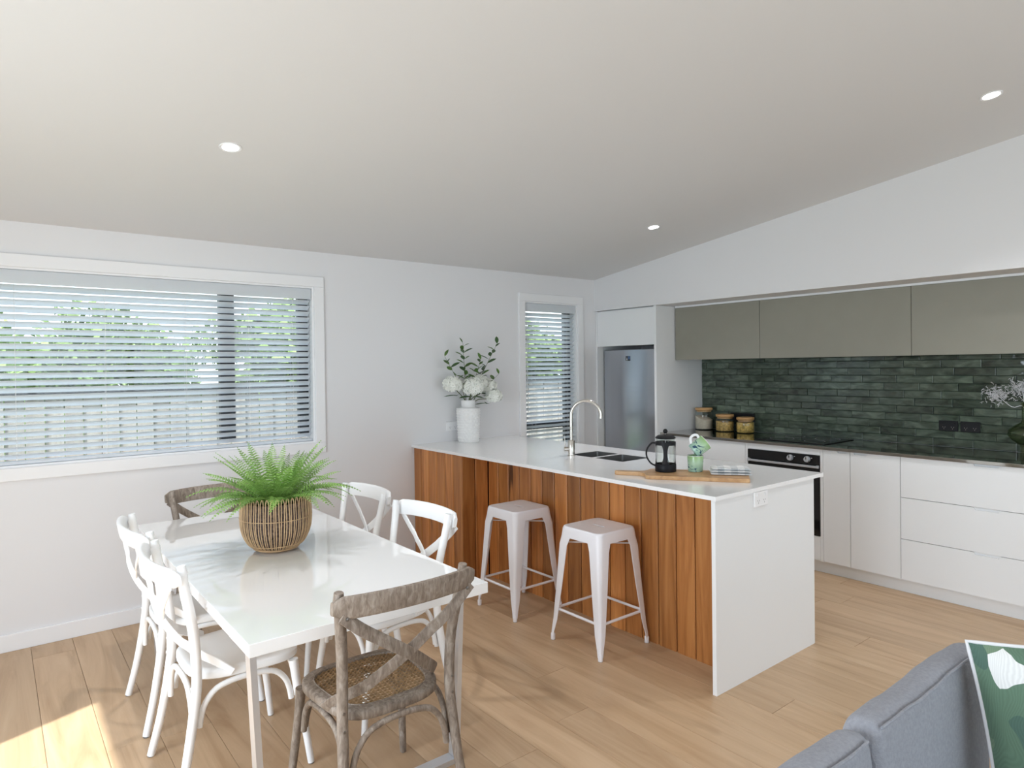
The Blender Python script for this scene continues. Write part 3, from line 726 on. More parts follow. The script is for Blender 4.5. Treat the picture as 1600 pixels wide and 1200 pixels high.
# ------------------------------------------------------------------ bar stools
def make_stool():
    t_ = thing('bar_stool', '', 'stool', (0,0,0), 0, 'white metal stools at the island')
    h = .63; a = .145
    # seat pan with slot and turned-down apron
    n = 8; outer = rrect(-a, a, -a, a, .035, n); m = len(outer)
    def ring(sc, z): return [(p[0]*sc, p[1]*sc, z) for p in outer]
    slot = rrect(-.010, .010, -.040, .040, .008, n)
    rows = [[(p[0],p[1],h-.006) for p in slot], [(p[0],p[1],h-.0015) for p in slot], ring(.90, h-.0015), ring(.955, h), ring(.985, h-.003), ring(1.0, h-.010), ring(1.034, h-.058), ring(1.026, h-.058), ring(.985, h-.012), ring(.90, h-.004), [(p[0],p[1],h-.006) for p in slot]]
    mb = MB(); vs = [v for r in rows for v in r]
    fs = [(r*m+i, r*m+(i+1) % m, (r+1)*m+(i+1) % m, (r+1)*m+i) for r in range(len(rows)-1) for i in range(m)]
    mb.add(vs, fs).build('seat', 'white_metal', t_, True)
    foot = .187
    for sx in (-1, 1):
        for sy in (-1, 1):
            # tapered pressed-steel channel leg: rounded L section, wide at the top and slim at the foot
            secs = []
            for z, arm, c, rr in ((h-.012, .090, a*1.0, .03), (h-.055, .084, a*1.035, .03), (h-.10, .072, a*1.035+.007, .026), (h*.5, .056, a*1.035+.019, .020), (.12, .038, foot-.006, .014), (.05, .024, foot, .009), (.018, .020, foot+.001, .008)):
                pts_ = [(c-arm, c)]
                for k in range(5):
                    q = PI/2*(1-k/4); pts_.append((c-rr+rr*math.cos(q), c-rr+rr*math.sin(q)))
                pts_.append((c, c-arm)); th = .003
                inn = [(c-arm, c-th)]
                for k in range(5):
                    q = PI/2*(1-k/4); inn.append((c-rr+(rr-th)*math.cos(q), c-rr+(rr-th)*math.sin(q)))
                inn.append((c-th, c-arm))
                secs.append([(sx*p[0], sy*p[1], z) for p in pts_+inn[::-1]])
            k = len(secs[0]); mb = MB(); flip = sx*sy < 0
            fs = []
            for r in range(len(secs)-1):
                for i in range(k):
                    q = (r*k+i, r*k+(i+1) % k, (r+1)*k+(i+1) % k, (r+1)*k+i); fs.append(q[::-1] if not flip else q)
            fs.append(tuple(range(k))); fs.append(tuple((len(secs)-1)*k+i for i in range(k)))
            lg = mb.add([v for s_ in secs for v in s_], fs).build('leg', 'white_metal', t_, True)
            c = foot-.008
            MB().lathe([(.0105,.0),(.0125,.003),(.0125,.032),(.010,.036)], 14, sx*c, sy*c).build('foot_cap', 'white_metal', lg, True)
            MB().lathe([(.0115,.0),(.0115,.002)], 14, sx*c, sy*c).build('foot_pad', 'rubber', lg)
    for q in ((-1,-1,1,-1),(1,-1,1,1),(1,1,-1,1),(-1,1,-1,-1)):
        i_ = .166; MB().tube([(q[0]*i_, q[1]*i_, .175), (q[2]*i_, q[3]*i_, .175)], .0075, 8).build('brace', 'white_metal', t_, True)
    for q, zz in ((1, h-.085), (-1, h-.0925)):
        i_ = .140; MB().tube([(-i_, -q*i_, zz), (i_, q*i_, zz)], .0040, 8).build('cross_brace', 'white_metal', t_, True)
    return t_
s1 = make_stool(); s1.location = (2.565, 3.190, 0); s1['label'] = 'white metal stool at the island, closer to the window wall'
s2 = copy_tree(s1); s2.location = (2.572, 2.507, 0); s2['label'] = 'white metal stool at the island, closer to the white end panel'

# ------------------------------------------------------------------ dining table
TX0, TX1, TY0, TY1, TZ = .573, 1.434, 1.970, 3.885, .700
dt = thing('dining_table', 'long glossy white dining table on flat steel legs', 'table', ((TX0+TX1)/2, (TY0+TY1)/2, 0))
cx, cy = (TX0+TX1)/2, (TY0+TY1)/2
hx, hy = (TX1-TX0)/2, (TY1-TY0)/2
MB().box(-hx, hx, -hy, hy, TZ-.040, TZ).build('tabletop', 'tabletop', dt, False, .0015)
for s in (-1, 1):
    y0 = s*(hy-.135); ya, yb = y0-.024, y0+.024
    for q in (-1, 1):
        xt, xb = q*(hx-.032), q*(hx-.062); t2 = -q*.020
        MB().add([(xb,ya,.0),(xb+t2,ya,.0),(xb+t2,yb,.0),(xb,yb,.0),(xt,ya,TZ-.0405),(xt+t2,ya,TZ-.0405),(xt+t2,yb,TZ-.0405),(xt,yb,TZ-.0405)],
            [(0,3,2,1),(4,5,6,7),(0,1,5,4),(1,2,6,5),(2,3,7,6),(3,0,4,7)] if q < 0 else [(1,2,3,0),(7,6,5,4),(4,5,1,0),(5,6,2,1),(6,7,3,2),(7,4,0,3)]).build('leg', 'silver', dt)
    xi = hx-.062-.0205
    MB().box(-xi, xi, ya, yb, .0, .020).build('foot_bar', 'silver', dt)
    MB().box(-xi-.02, xi+.02, ya+.004, yb-.004, TZ-.055, TZ-.0405).build('top_bar', 'silver', dt)

# ------------------------------------------------------------------ cross-back chairs
def seat_outline(n=40, sc=1.0):
    pts = []
    for k in range(n):
        a = 2*PI*k/n; c, s_ = math.cos(a), math.sin(a); q = .55
        x_ = math.copysign(abs(c)**q, c); y_ = math.copysign(abs(s_)**q, s_)
        hw = .200+.018*y_
        pts.append((x_*hw*sc, .030+y_*.198*sc))
    return pts
def make_chair(mat, label, woven):
    t_ = thing('dining_chair', label, 'chair', (0,0,0), 0, 'cross-back chairs around the table')
    zs = .435
    # seat
    o = seat_outline(); n = len(o)
    def ringz(sc, z):
        return [(p[0], p[1], z) for p in seat_outline(n, sc)]
    mb = MB()
    if woven:
        rows = [ringz(.97, zs-.034), ringz(1.0, zs-.028), ringz(1.0, zs-.006), ringz(.97, zs), ringz(.83, zs), ringz(.82, zs-.004), ringz(.82, zs-.030), ringz(.97, zs-.034)]
        fs = [(r*n+i, r*n+(i+1)%n, (r+1)*n+(i+1)%n, (r+1)*n+i) for r in range(len(rows)-1) for i in range(n)]
    else:
        rows = [ringz(.96, zs-.034), ringz(1.0, zs-.028), ringz(1.0, zs-.006), ringz(.97, zs), ringz(.84, zs-.001), ringz(.70, zs-.007), ringz(.35, zs-.010)]
        fs = [(r*n+i, r*n+(i+1)%n, (r+1)*n+(i+1)%n, (r+1)*n+i) for r in range(len(rows)-1) for i in range(n)]+[tuple(reversed(range(n))), tuple((len(rows)-1)*n+i for i in range(n))]
    st_ = mb.add([v for r in rows for v in r], fs).build('seat', mat, t_, True)
    if woven:
        # open hexagonal cane: double verticals, double horizontals and diagonals
        poly = [Vector(p) for p in seat_outline(n, .835)]
        cn = MB()
        def strand(p, d, w, z):
            # clip the line p+t*d to the outline
            ts = []
            for i in range(n):
                a, b = poly[i], poly[(i+1)%n]; e = b-a; den = d.x*e.y-d.y*e.x
                if abs(den) < 1e-9: continue
                t1 = ((a.x-p.x)*e.y-(a.y-p.y)*e.x)/den; u1 = ((a.x-p.x)*d.y-(a.y-p.y)*d.x)/den
                if 0 <= u1 < 1: ts.append(t1)
            if len(ts) < 2: return
            a, b = p+d*min(ts), p+d*max(ts); nn = Vector((-d.y, d.x))*w
            cn.add([(a.x-nn.x,a.y-nn.y,z),(b.x-nn.x,b.y-nn.y,z),(b.x+nn.x,b.y+nn.y,z),(a.x+nn.x,a.y+nn.y,z),
                    (a.x-nn.x,a.y-nn.y,z-.0012),(b.x-nn.x,b.y-nn.y,z-.0012),(b.x+nn.x,b.y+nn.y,z-.0012),(a.x+nn.x,a.y+nn.y,z-.0012)], [(0,1,2,3),(7,6,5,4),(0,4,5,1),(1,5,6,2),(2,6,7,3),(3,7,4,0)])
        pit = .0172
        for k in range(-12, 13):
            for dd in (-.0016, .0016):
                strand(Vector((k*pit+dd, .03)), Vector((0,1)), .0008, zs-.004); strand(Vector((0, .03+k*pit+dd)), Vector((1,0)), .0008, zs-.0052)
        for k in range(-24, 25):
            d = Vector((1,1)).normalized(); strand(Vector((k*pit+pit/2, .03)), d, .0010, zs-.0028)
            d = Vector((1,-1)).normalized(); strand(Vector((k*pit+pit/2, .03)), d, .0010, zs-.0064)
        cn.build('cane_weave', 'cane', st_)
        MB().tube([(p[0], p[1], zs+.0002) for p in seat_outline(n, .835)], .0022, 6, True).build('cane_border', mat, st_)
    # legs: rear ones run up into the back posts
    for s in (-1, 1):
        path = spline([(s*.222,-.232,.004),(s*.206,-.196,.16),(s*.196,-.166,.34),(s*.193,-.158,.45),(s*.196,-.168,.60),(s*.212,-.196,.75),(s*.220,-.206,.812)], 5)
        lg = MB().tube(path, [.0145+.003*min(1, i/10) for i in range(len(path))], 12).build('leg', mat, t_, True)
        MB().lathe([(.011,0),(.012,.004)], 12, s*.222, -.232).build('foot_glide', 'rubber', lg)
        for zz, yy in ((.40, -.176), (.455, -.174)):
            b_ = MB().lathe([(.005,0),(.0045,.0025),(0.0001,.003)], 10); b_.v = [(s*.1945+v[0], yy-v[2], zz+v[1]) for v in b_.v]; b_.build('bolt', 'screw' if woven else mat, lg)
        path = spline([(s*.225,.232,.004),(s*.212,.214,.15),(s*.200,.192,.30),(s*.196,.180,.402)], 5)
        lg = MB().tube(path, [.0125+.005*i/(len(path)-1) for i in range(len(path))], 12).build('leg', mat, t_, True)
        MB().lathe([(.010,0),(.011,.004)], 12, s*.225, .232).build('foot_glide', 'rubber', lg)
    # bentwood arches below the seat: sides, front, back
    def arch(p, q, dep):
        p, q = Vector(p), Vector(q); d = q-p; pts_ = []
        for t_a, zf in ((0.0, 0), (.02, .30), (.07, .62), (.18, .90), (.34, 1), (.5, 1.02), (.66, 1), (.82, .90), (.93, .62), (.98, .30), (1.0, 0)):
            pts_.append(p+d*t_a+Vector((0, 0, dep*zf)))
        MB().tube(spline(pts_, 3), .0105, 10).build('arch_brace', mat, t_, True)
    for s in (-1, 1): arch((s*.186, -.150, .255), (s*.190, .172, .255), .132)
    arch((-.176, .196, .255), (.176, .196, .255), .130); arch((-.172, -.168, .235), (.172, -.168, .235), .150)
    # top rail: bowed plank wrapping the posts
    pr = []
    for k in range(17):
        u = -1+2*k/16; pr.append((u*.250, -.204-.042*(1-u*u)+.010*(abs(u)**6), .800+.004*(1-u*u)))
    m_ = len(pr); vs = []; sec = 12
    for k, p in enumerate(pr):
        u = -1+2*k/16; hh = .037*(1-.45*max(0, (abs(u)-.88)/.12)**2.4); th = .0105
        for j in range(sec):
            a = 2*PI*j/sec; c, s_ = math.cos(a), math.sin(a); q = .5
            vs.append((p[0], p[1]-.030+math.copysign(abs(c)**q, c)*th-.18*math.copysign(abs(s_)**q, s_)*hh, p[2]+math.copysign(abs(s_)**q, s_)*hh))
    fs = [(k*sec+j, k*sec+(j+1)%sec, (k+1)*sec+(j+1)%sec, (k+1)*sec+j)[::-1] for k in range(m_-1) for j in range(sec)]+[tuple(range(sec)), tuple((m_-1)*sec+j for j in reversed(range(sec)))]
    MB().add(vs, fs).build('top_rail', mat, t_, True)
    for s in (-1, 1):
        # post caps and the crossing straps
        MB().tube([(s*.220,-.203,.806),(s*.2205,-.208,.838)], [.0175,.0145], 12).build('post_cap', mat, t_, True)
        path = spline([(s*.226,-.243,.778),(s*.152,-.243,.715),(s*.004,-.228,.610),(-s*.105,-.168,.520),(-s*.175,-.085,.460),(-s*.205,-.040,.425)], 6)
        off = .005*s
        path = [Vector((p.x, p.y+off*(1 if abs(p.x) < .09 else .0), p.z)) for p in path]
        MB().tube(path, .014, 12, flat=(.0190, .0040), up=(0, -1, .2)).build('cross_strap', mat, t_, True)
        b_ = MB().lathe([(.0055,0),(.005,.002),(.0001,.003)], 10); b_.v = [(s*.212+v[0], -.247-v[2], .768+v[1]) for v in b_.v]; b_.build('bolt', 'screw' if woven else mat, t_)
    b_ = MB().lathe([(.006,0),(.005,.002),(.0001,.003)], 10); b_.v = [(v[0], -.231-v[2], .612+v[1]) for v in b_.v]; b_.build('bolt', 'screw' if woven else mat, t_)
    return t_
wc = make_chair('white_paint', 'white cross-back chair on the table side away from the island, nearer the window wall', False)
wc.location = (.705, 3.262, 0); wc.rotation_euler = (0,0,-PI/2)
for loc, rz, lab in (((.697, 2.660, 0), -PI/2+.01, 'white cross-back chair on the table side away from the island, nearer the grey cane chair'),
                     ((1.385, 2.710, 0), PI/2+.06, 'white cross-back chair on the island side of the table, nearer the bar stools'),
                     ((1.400, 3.360, 0), PI/2+.04, 'white cross-back chair on the island side of the table, nearer the window wall')):
    c_ = copy_tree(wc); c_.location = loc; c_.rotation_euler = (0,0,rz); c_['label'] = lab
gc = make_chair('grey_wood', 'weathered grey-brown cross-back chair with cane seat at the open table end', True)
gc.location = (1.013, 2.045, 0); gc.rotation_euler = (0,0,.0)
g2 = copy_tree(gc); g2.location = (.990, 3.768, 0); g2.rotation_euler = (0,0,PI+.05); g2['label'] = 'weathered grey-brown cross-back chair behind the fern, at the table end by the window'

# ------------------------------------------------------------------ basket and fern
BC = (.983, 2.945)
bk = thing('rattan_basket', 'round rattan basket with dark liner standing on the dining table', 'basket', (BC[0], BC[1], TZ))
prof = [(.084,.010),(.108,.022),(.132,.055),(.147,.095),(.152,.145),(.149,.195),(.147,.240)]
def rad(z):
    for (r0,z0),(r1,z1) in zip(prof, prof[1:]):
        if z0 <= z <= z1: return r0+(r1-r0)*(z-z0)/(z1-z0)
    return prof[-1][0]
MB().lathe([(.0,.012)]+[(r-.007, z+.003) for r, z in prof[:-1]]+[(.138,.218),(.134,.218)]+[(r-.012, z+.006) for r, z in prof[:-1][::-1]]+[(.0,.02)], 40, cap=False).build('liner', 'liner', bk, True)
ribs = MB(); nr = 44
for k in range(nr):
    a = 2*PI*k/nr; da = 2*PI/nr*.30
    up_, dn = [], []
    for z in (.010,.03,.06,.1,.15,.20,.226):
        wob = .006*math.sin(k*2.4+z*30)
        up_.append((rad(z)*math.cos(a-da+wob), rad(z)*math.sin(a-da+wob), z)); dn.append((rad(z)*math.cos(a+da+wob), rad(z)*math.sin(a+da+wob), z))
    top = [(.147*math.cos(a-da*.6), .147*math.sin(a-da*.6), .240), (.147*math.cos(a), .147*math.sin(a), .246), (.147*math.cos(a+da*.6), .147*math.sin(a+da*.6), .240)]
    ribs.tube(spline(up_+top+dn[::-1], 2), .0021, 6)
ribs.build('cane_ribs', 'rattan', bk, True)['kind'] = 'stuff'
for z, rr, th in ((.150,.0015,.0016),(.014,.004,.003),(.035,.002,.0018)):
    MB().tube([((rad(z)+rr)*math.cos(2*PI*k/48), (rad(z)+rr)*math.sin(2*PI*k/48), z) for k in range(48)], th, 6, True).build('cane_hoop', 'rattan', bk, True)
MB().lathe([(.062,.0),(.070,.003),(.074,.010),(.060,.012)], 40).build('base_ring', 'rattan', bk, True)
fn = thing('fern', 'bushy green fern growing in the rattan basket', 'plant', (BC[0], BC[1], TZ+.205))
MB().lathe([(.0,.012),(.06,.010),(.115,.004),(.128,-.002)], 24, cap=False).build('moss', 'soil', fn, True)
def frond_mesh(L, rise, droop, wmax, k):
    mb = MB(); rn = random.Random(k); n = 21; P = []
    for i in range(n+1):
        t = i/n; P.append(Vector((0.006*math.sin(t*5+k), L*t*(1-.10*t), rise*t-droop*t*t)))
    mb.tube(P, [.0014*(1-.8*i/n) for i in range(n+1)], 5)
    for i in range(2, n+1):
        t = i/n; T = (P[i]-P[i-1]).normalized(); sd = T.cross(Vector((0,0,1))).normalized(); up_ = sd.cross(T)
        w = wmax*math.sin(PI*min(1, .16+.84*t)**.9)*(1-.15*rn.random())+.002
        for s in (-1, 1):
            d = (sd*s*.93+T*.38+up_*.10).normalized(); p = P[i]; wd = L/n*.30
            tip = p+d*w-Vector((0,0,w*.22)); mid = p+d*w*.5+up_*.002
            mb.add([p-T*wd*.6, p+T*wd*.8, mid+T*wd, tip, mid-T*wd], [(0,1,2,4) if s > 0 else (4,2,1,0), (4,2,3) if s > 0 else (3,2,4)])
    return mb.mesh('frond', 'fern')
FV = [frond_mesh(.25,.24,.10,.040,1), frond_mesh(.29,.17,.17,.042,2), frond_mesh(.20,.30,.08,.038,3), frond_mesh(.33,.15,.14,.042,4), frond_mesh(.17,.12,.10,.034,5)]
rn = random.Random(5)
for k in range(90):
    a = 2*PI*k*.381966; lay = k/90
    v = FV[2] if lay < .30 else (FV[0] if lay < .55 else (FV[1] if lay < .75 else (FV[4] if k % 3 else FV[1])))
    r0 = .02+.075*lay
    o = link('frond', v, fn, (r0*math.cos(a), r0*math.sin(a), .008))
    o.rotation_euler = (rn.uniform(-.15,.2), rn.uniform(-.25,.25), a-PI/2+rn.uniform(-.2,.2)); s_ = rn.uniform(.88, 1.12); o.scale = (s_, s_, s_)
for a, v, s_, rx in ((2.55, FV[3], 1.02, -.1), (2.75, FV[3], .85, -.25), (-.15, FV[3], .98, .05), (.15, FV[3], .88, .18), (-.55, FV[3], .85, 0), (3.4, FV[3], .75, 0)):
    o = link('frond', v, fn, (.05*math.cos(a), .05*math.sin(a), .01)); o.rotation_euler = (rx, 0, a-PI/2); o.scale = (s_,)*3

# ------------------------------------------------------------------ vase with hydrangeas and greenery
VC = (2.972, 4.318)
vs_ = thing('vase', 'white textured ceramic vase with a narrow smooth neck on the island', 'vase', (VC[0], VC[1], IZ))
def scale_relief(a, z):
    k = math.cos(a*9+(PI/2 if int(z/.0215) % 2 else 0)); return .007*abs(k)*abs(math.sin(PI*z/.0215)) if .01 < z < .262 else 0
prof = [(.078,0),(.083,.006)]+[(.082+.010*t/64, .008+.258*t/64) for t in range(65)]+[(.094,.270),(.062,.277),(.057,.282),(.057,.328),(.060,.333),(.055,.333),(.052,.328),(.052,.285)]
MB().lathe(prof[:68], 108, disp=scale_relief).build('body', 'vase', vs_, True)
MB().lathe(prof[66:], 40, cap=False).build('neck', 'ceramic', vs_, True)
leaf_me = MB().add([(0,0,0),(.008,.010,.002),(.013,.026,.004),(.009,.043,.003),(0,.056,0),(-.009,.043,.003),(-.013,.026,.004),(-.008,.010,.002),(0,.026,0),(0,.010,0),(0,.043,-.001)],
    [(0,1,9),(1,2,8,9),(2,3,10,8),(3,4,10),(0,9,7),(9,8,6,7),(8,10,5,6),(10,4,5)]).mesh('leaf', 'leaf', True)
leaf_dk = leaf_me.copy(); leaf_dk.materials.clear(); leaf_dk.materials.append(M['leafd'])
def aim(o, d, roll=0):
    q = Vector(d).normalized().to_track_quat('Y', 'Z'); o.rotation_mode = 'QUATERNION'; o.rotation_quaternion = q @ Quaternion((0,1,0), roll)
def flower(tip, r, seed, label):
    rn = random.Random(seed); base = Vector((0,0,0))
    t_ = thing('hydrangea', label, 'flower', (VC[0]+rn.uniform(-.02,.02), VC[1]+rn.uniform(-.02,.02), IZ+.16), 0, 'hydrangeas in the vase')
    tp = Vector(tip)-Vector(t_.location)
    path = spline([(0,0,0), (tp.x*.15, tp.y*.15, .16), tuple(tp*.85+Vector((0,0,.01))), tuple(tp)], 4)
    MB().tube(path, .0032, 7).build('stem', 'stem', t_, True)
    r *= 1.12; mb = MB(); n = 150
    for k in range(n):
        zz = 1-2*(k+.5)/n; a = 2.39996*k; d = Vector((math.sqrt(1-zz*zz)*math.cos(a), math.sqrt(1-zz*zz)*math.sin(a), zz))
        if d.z < -.75: continue
        c = tp+Vector((d.x*r, d.y*r, d.z*r*.85))*rn.uniform(.80, 1.12); u = d.orthogonal().normalized(); u.rotate(Quaternion(d, rn.uniform(0, 2))); w = d.cross(u); s_ = rn.uniform(.014,.018)
        for p, q in ((u, w), (w, -u), (-u, -w), (-w, u)):
            mb.add([c, c+(p+q*.55)*s_*.8+d*.003, c+(p)*s_*1.25+d*.002, c+(p-q*.55)*s_*.8+d*.003], [(0,1,2,3)])
    mb.build('bloom', 'petal', t_)
    for k in range(2):
        a = rn.uniform(0, 2*PI); o = link('leaf', leaf_dk, t_, tuple(tp*.72)); o.scale = (1.9,)*3
        aim(o, (math.cos(a), math.sin(a), -.1), rn.uniform(-.5,.5))
flower((2.815, 4.300, 1.365), .066, 11, 'white hydrangea head on the side of the vase facing the wide window')
flower((2.965, 4.235, 1.345), .076, 12, 'large white hydrangea head in the middle of the bouquet')
flower((3.080, 4.300, 1.375), .060, 13, 'white hydrangea head tucked behind the middle bloom')
flower((3.165, 4.310, 1.345), .060, 14, 'white hydrangea head on the side of the vase facing the narrow window')
flower((3.190, 4.270, 1.262), .056, 15, 'low drooping white hydrangea head beside the vase neck')
def sprig(tip, seed, nl, label, mid=None):
    rn = random.Random(seed)
    t_ = thing('leafy_branch', label, 'branch', (VC[0]+rn.uniform(-.02,.02), VC[1]+rn.uniform(-.02,.02), IZ+.17), 0, 'greenery in the vase')
    tp = Vector(tip)-Vector(t_.location)
    path = spline([(0,0,0), (tp.x*.2, tp.y*.2, tp.z*.42), (tp.x*.62, tp.y*.62, tp.z*.74), tuple(tp)], 6)
    MB().tube(path, [.003-.002*i/(len(path)-1) for i in range(len(path))], 6).build('stem', 'stem', t_, True)
    for k in range(nl):
        f_ = .45+.55*k/(nl-1); p = path[min(len(path)-1, int(f_*(len(path)-1)))]; a = k*2.4+rn.uniform(-.4,.4)
        o = link('leaf', leaf_me if rn.random() < .55 else leaf_dk, t_, tuple(p)); s_ = rn.uniform(1.15, 1.6)*(1-.2*(f_ > .9)); o.scale = (s_,)*3
        aim(o, (math.cos(a), math.sin(a)*.8, .45 if k < nl-1 else 1.5), rn.uniform(-.7,.7))
sprig((2.915, 4.300, 1.690), 21, 15, 'upright leafy green branch rising tallest from the vase')
sprig((3.255, 4.300, 1.690), 22, 12, 'leafy green branch leaning towards the narrow window')
sprig((3.080, 4.290, 1.560), 23, 13, 'short bushy green branch in the middle of the bouquet')
sprig((2.745, 4.300, 1.585), 24, 9, 'thin leafy branch leaning towards the wide window')
sprig((3.260, 4.290, 1.440), 25, 5, 'single low leafy sprig beside the drooping bloom')

# ------------------------------------------------------------------ board, french press, mugs, towel on the island
bu = Vector((.56, -.828)); rzb = math.atan2(bu.y, bu.x)
cb = thing('cutting_board', 'paddle shaped acacia serving board with a handle on the island', 'board', (2.905, 2.100, IZ), rzb)
poly = []
poly += [(.25,-.118),(.253,-.110),(.253,.110),(.25,.118),(-.235,.122)]
for a in range(1, 6): q = PI/2+PI/2*a/6; poly.append((-.235+.03*math.cos(q), .092+.03*math.sin(q)))
poly += [(-.268,.070),(-.285,.035),(-.31,.026),(-.40,.024)]
for a in range(1, 6): q = PI/2+PI*a/6; poly.append((-.415+.024*math.cos(q), .024*math.sin(q)))
poly += [(-.40,-.024),(-.31,-.026),(-.285,-.035),(-.268,-.070)]
for a in range(0, 6): q = PI+PI/2*a/6; poly.append((-.235+.03*math.cos(q), -.092+.03*math.sin(q)))
poly += [(-.235,-.122)]
MB().prism(poly[::-1], 0, .020).build('paddle', 'board', cb, False, .003)
bpy.data.objects['paddle'].data.flip_normals()
fp = thing('french_press', 'glass french press coffee maker in a black frame on the board', 'coffee press', (2.842, 2.262, IZ+.0205), math.radians(-24))
MB().lathe([(.054,0),(.056,.003),(.056,.040),(.054,.042),(.049,.042),(.049,.006),(.0,.006)], 32, cap=False).build('base_cup', 'black', fp, True)
MB().lathe([(.0,.009),(.047,.009),(.048,.012),(.048,.172),(.050,.176),(.0485,.177),(.0465,.172),(.0465,.013),(.0,.011)], 32, cap=False).build('beaker', 'jarglass', fp, True)
fb = MB()
for k in range(4):
    a0 = PI/4+k*PI/2+.3
    sec = [a0-.20+.40*j/6 for j in range(7)]
    rows = []
    for i in range(9):
        t = i/8; wdt = 1+.9*(abs(2*t-1)**3)
        rows.append([(.0535*math.cos(a0+(s_-a0)*wdt), .0535*math.sin(a0+(s_-a0)*wdt), .040+.104*t) for s_ in sec])
    vs = [v for r in rows for v in r]; fs = [(r*7+j, r*7+j+1, (r+1)*7+j+1, (r+1)*7+j) for r in range(8) for j in range(6)]
    m2 = len(vs); inner = [(v[0]*.945, v[1]*.945, v[2]) for v in vs]
    fb.add(vs+inner, fs+[tuple(m2+i for i in f[::-1]) for f in fs])
fb.build('frame_straps', 'black', fp, True)
MB().lathe([(.0505,.142),(.0545,.142),(.0545,.160),(.0505,.160),(.0505,.142)], 32, cap=False).build('frame_band', 'black', fp, True)
MB().lathe([(.0,.198),(.012,.199),(.040,.194),(.053,.184),(.054,.178),(.048,.176),(.0,.177)][::-1], 32, cap=False).build('lid', 'black', fp, True)
MB().tube([(0,0,.015),(0,0,.208)], .002, 8).build('plunger_rod', 'silver', fp)
MB().lathe([(.0,.013),(.044,.014),(.044,.018),(.0,.019)], 24, cap=False).build('plunger_disc', 'silver', fp, True)
MB().lathe([(.0001,.203),(.008,.205),(.0125,.213),(.0125,.218),(.008,.226),(.0001,.229)], 20).build('knob', 'black', fp, True)
ha = math.radians(158)
MB().tube(spline([(.054*math.cos(ha),.054*math.sin(ha),.152),(.075*math.cos(ha),.075*math.sin(ha),.150),(.098*math.cos(ha),.098*math.sin(ha),.118),(.100*math.cos(ha),.100*math.sin(ha),.080),(.080*math.cos(ha),.080*math.sin(ha),.045),(.054*math.cos(ha),.054*math.sin(ha),.030)], 6), .006, 10, flat=(.0075,.0045)).build('handle', 'black', fp, True)
def mug(label, loc, rot):
    t_ = thing('mug', label, 'mug', loc, 0, 'painted mugs on the board'); t_.rotation_euler = rot
    MB().lathe([(.0,0),(.037,0),(.039,.003),(.041,.045),(.042,.083),(.0415,.085),(.040,.083),(.0385,.045),(.036,.008),(.0,.006)], 32, cap=False).build('body', 'mug', t_, True)
    MB().tube(spline([(.040,0,.068),(.058,0,.070),(.069,0,.052),(.064,0,.030),(.040,0,.018)], 6), .006, 10, flat=(.007,.0045), up=(0,1,0)).build('handle', 'ceramic', t_, True)
    MB().tube([(.0408*math.cos(2*PI*k/32), .0408*math.sin(2*PI*k/32), .0845) for k in range(32)], .0016, 6, True).build('rim', 'ceramic', t_, True)
mz = IZ+.0205
mug('green and blue painted mug standing upright on the board', (2.958, 2.155, mz), (0,0,.6))
r_ = Vector((.78, -.62, 0)).normalized(); zv = Vector((0, 0, 1)); d_ = (.80*r_+.60*zv).normalized(); h_ = (-.60*r_+.80*zv).normalized(); y_ = d_.cross(h_)
mR = Matrix((h_, y_, d_)).transposed()
mc = Vector((2.958, 2.155, mz+.085+.046))+r_*.022-d_*.0425
mug('green and blue painted mug lying tipped on top of the other mug', tuple(mc), mR.to_euler())
tw = thing('tea_towel', 'folded grey and white checked tea towel at the end of the board', 'towel', (3.020, 1.985, mz), rzb+.10)
def fold(z0, z1, hx_, hy_, sk):
    mb = MB(); n = 12; m_ = 10; top = []; bot = []
    for j in range(m_+1):
        for i in range(n+1):
            u = -1+2*i/n; v = -1+2*j/m_; e = max(0, 1-max(abs(u), abs(v))**6)
            wv = .0022*math.sin(u*7+sk)+.0018*math.sin(v*5+sk*2)
            top.append((u*hx_, v*hy_, z0+(z1-z0)*(.55+.45*e)+wv*e)); bot.append((u*hx_*.99, v*hy_*.99, z0+(z1-z0)*.25*(1-e)))
    k = n+1; fs = []; q = len(top)
    for j in range(m_):
        for i in range(n):
            fs.append((j*k+i, j*k+i+1, (j+1)*k+i+1, (j+1)*k+i)); fs.append((q+(j+1)*k+i, q+(j+1)*k+i+1, q+j*k+i+1, q+j*k+i))
    per = [i for i in range(k)]+[j*k+n for j in range(1, m_+1)]+[m_*k+i for i in reversed(range(n))]+[j*k for j in reversed(range(1, m_))]
    for a, b in zip(per, per[1:]+per[:1]): fs.append((q+a, q+b, b, a))
    return mb.add(top+bot, fs)
fold(.0, .014, .100, .062, 1).build('fold_layer', 'check', tw, True); fold(.0135, .027, .098, .060, 2.2).build('fold_layer', 'check', tw, True); fold(.0265, .039, .095, .057, 4).build('fold_layer', 'check', tw, True)

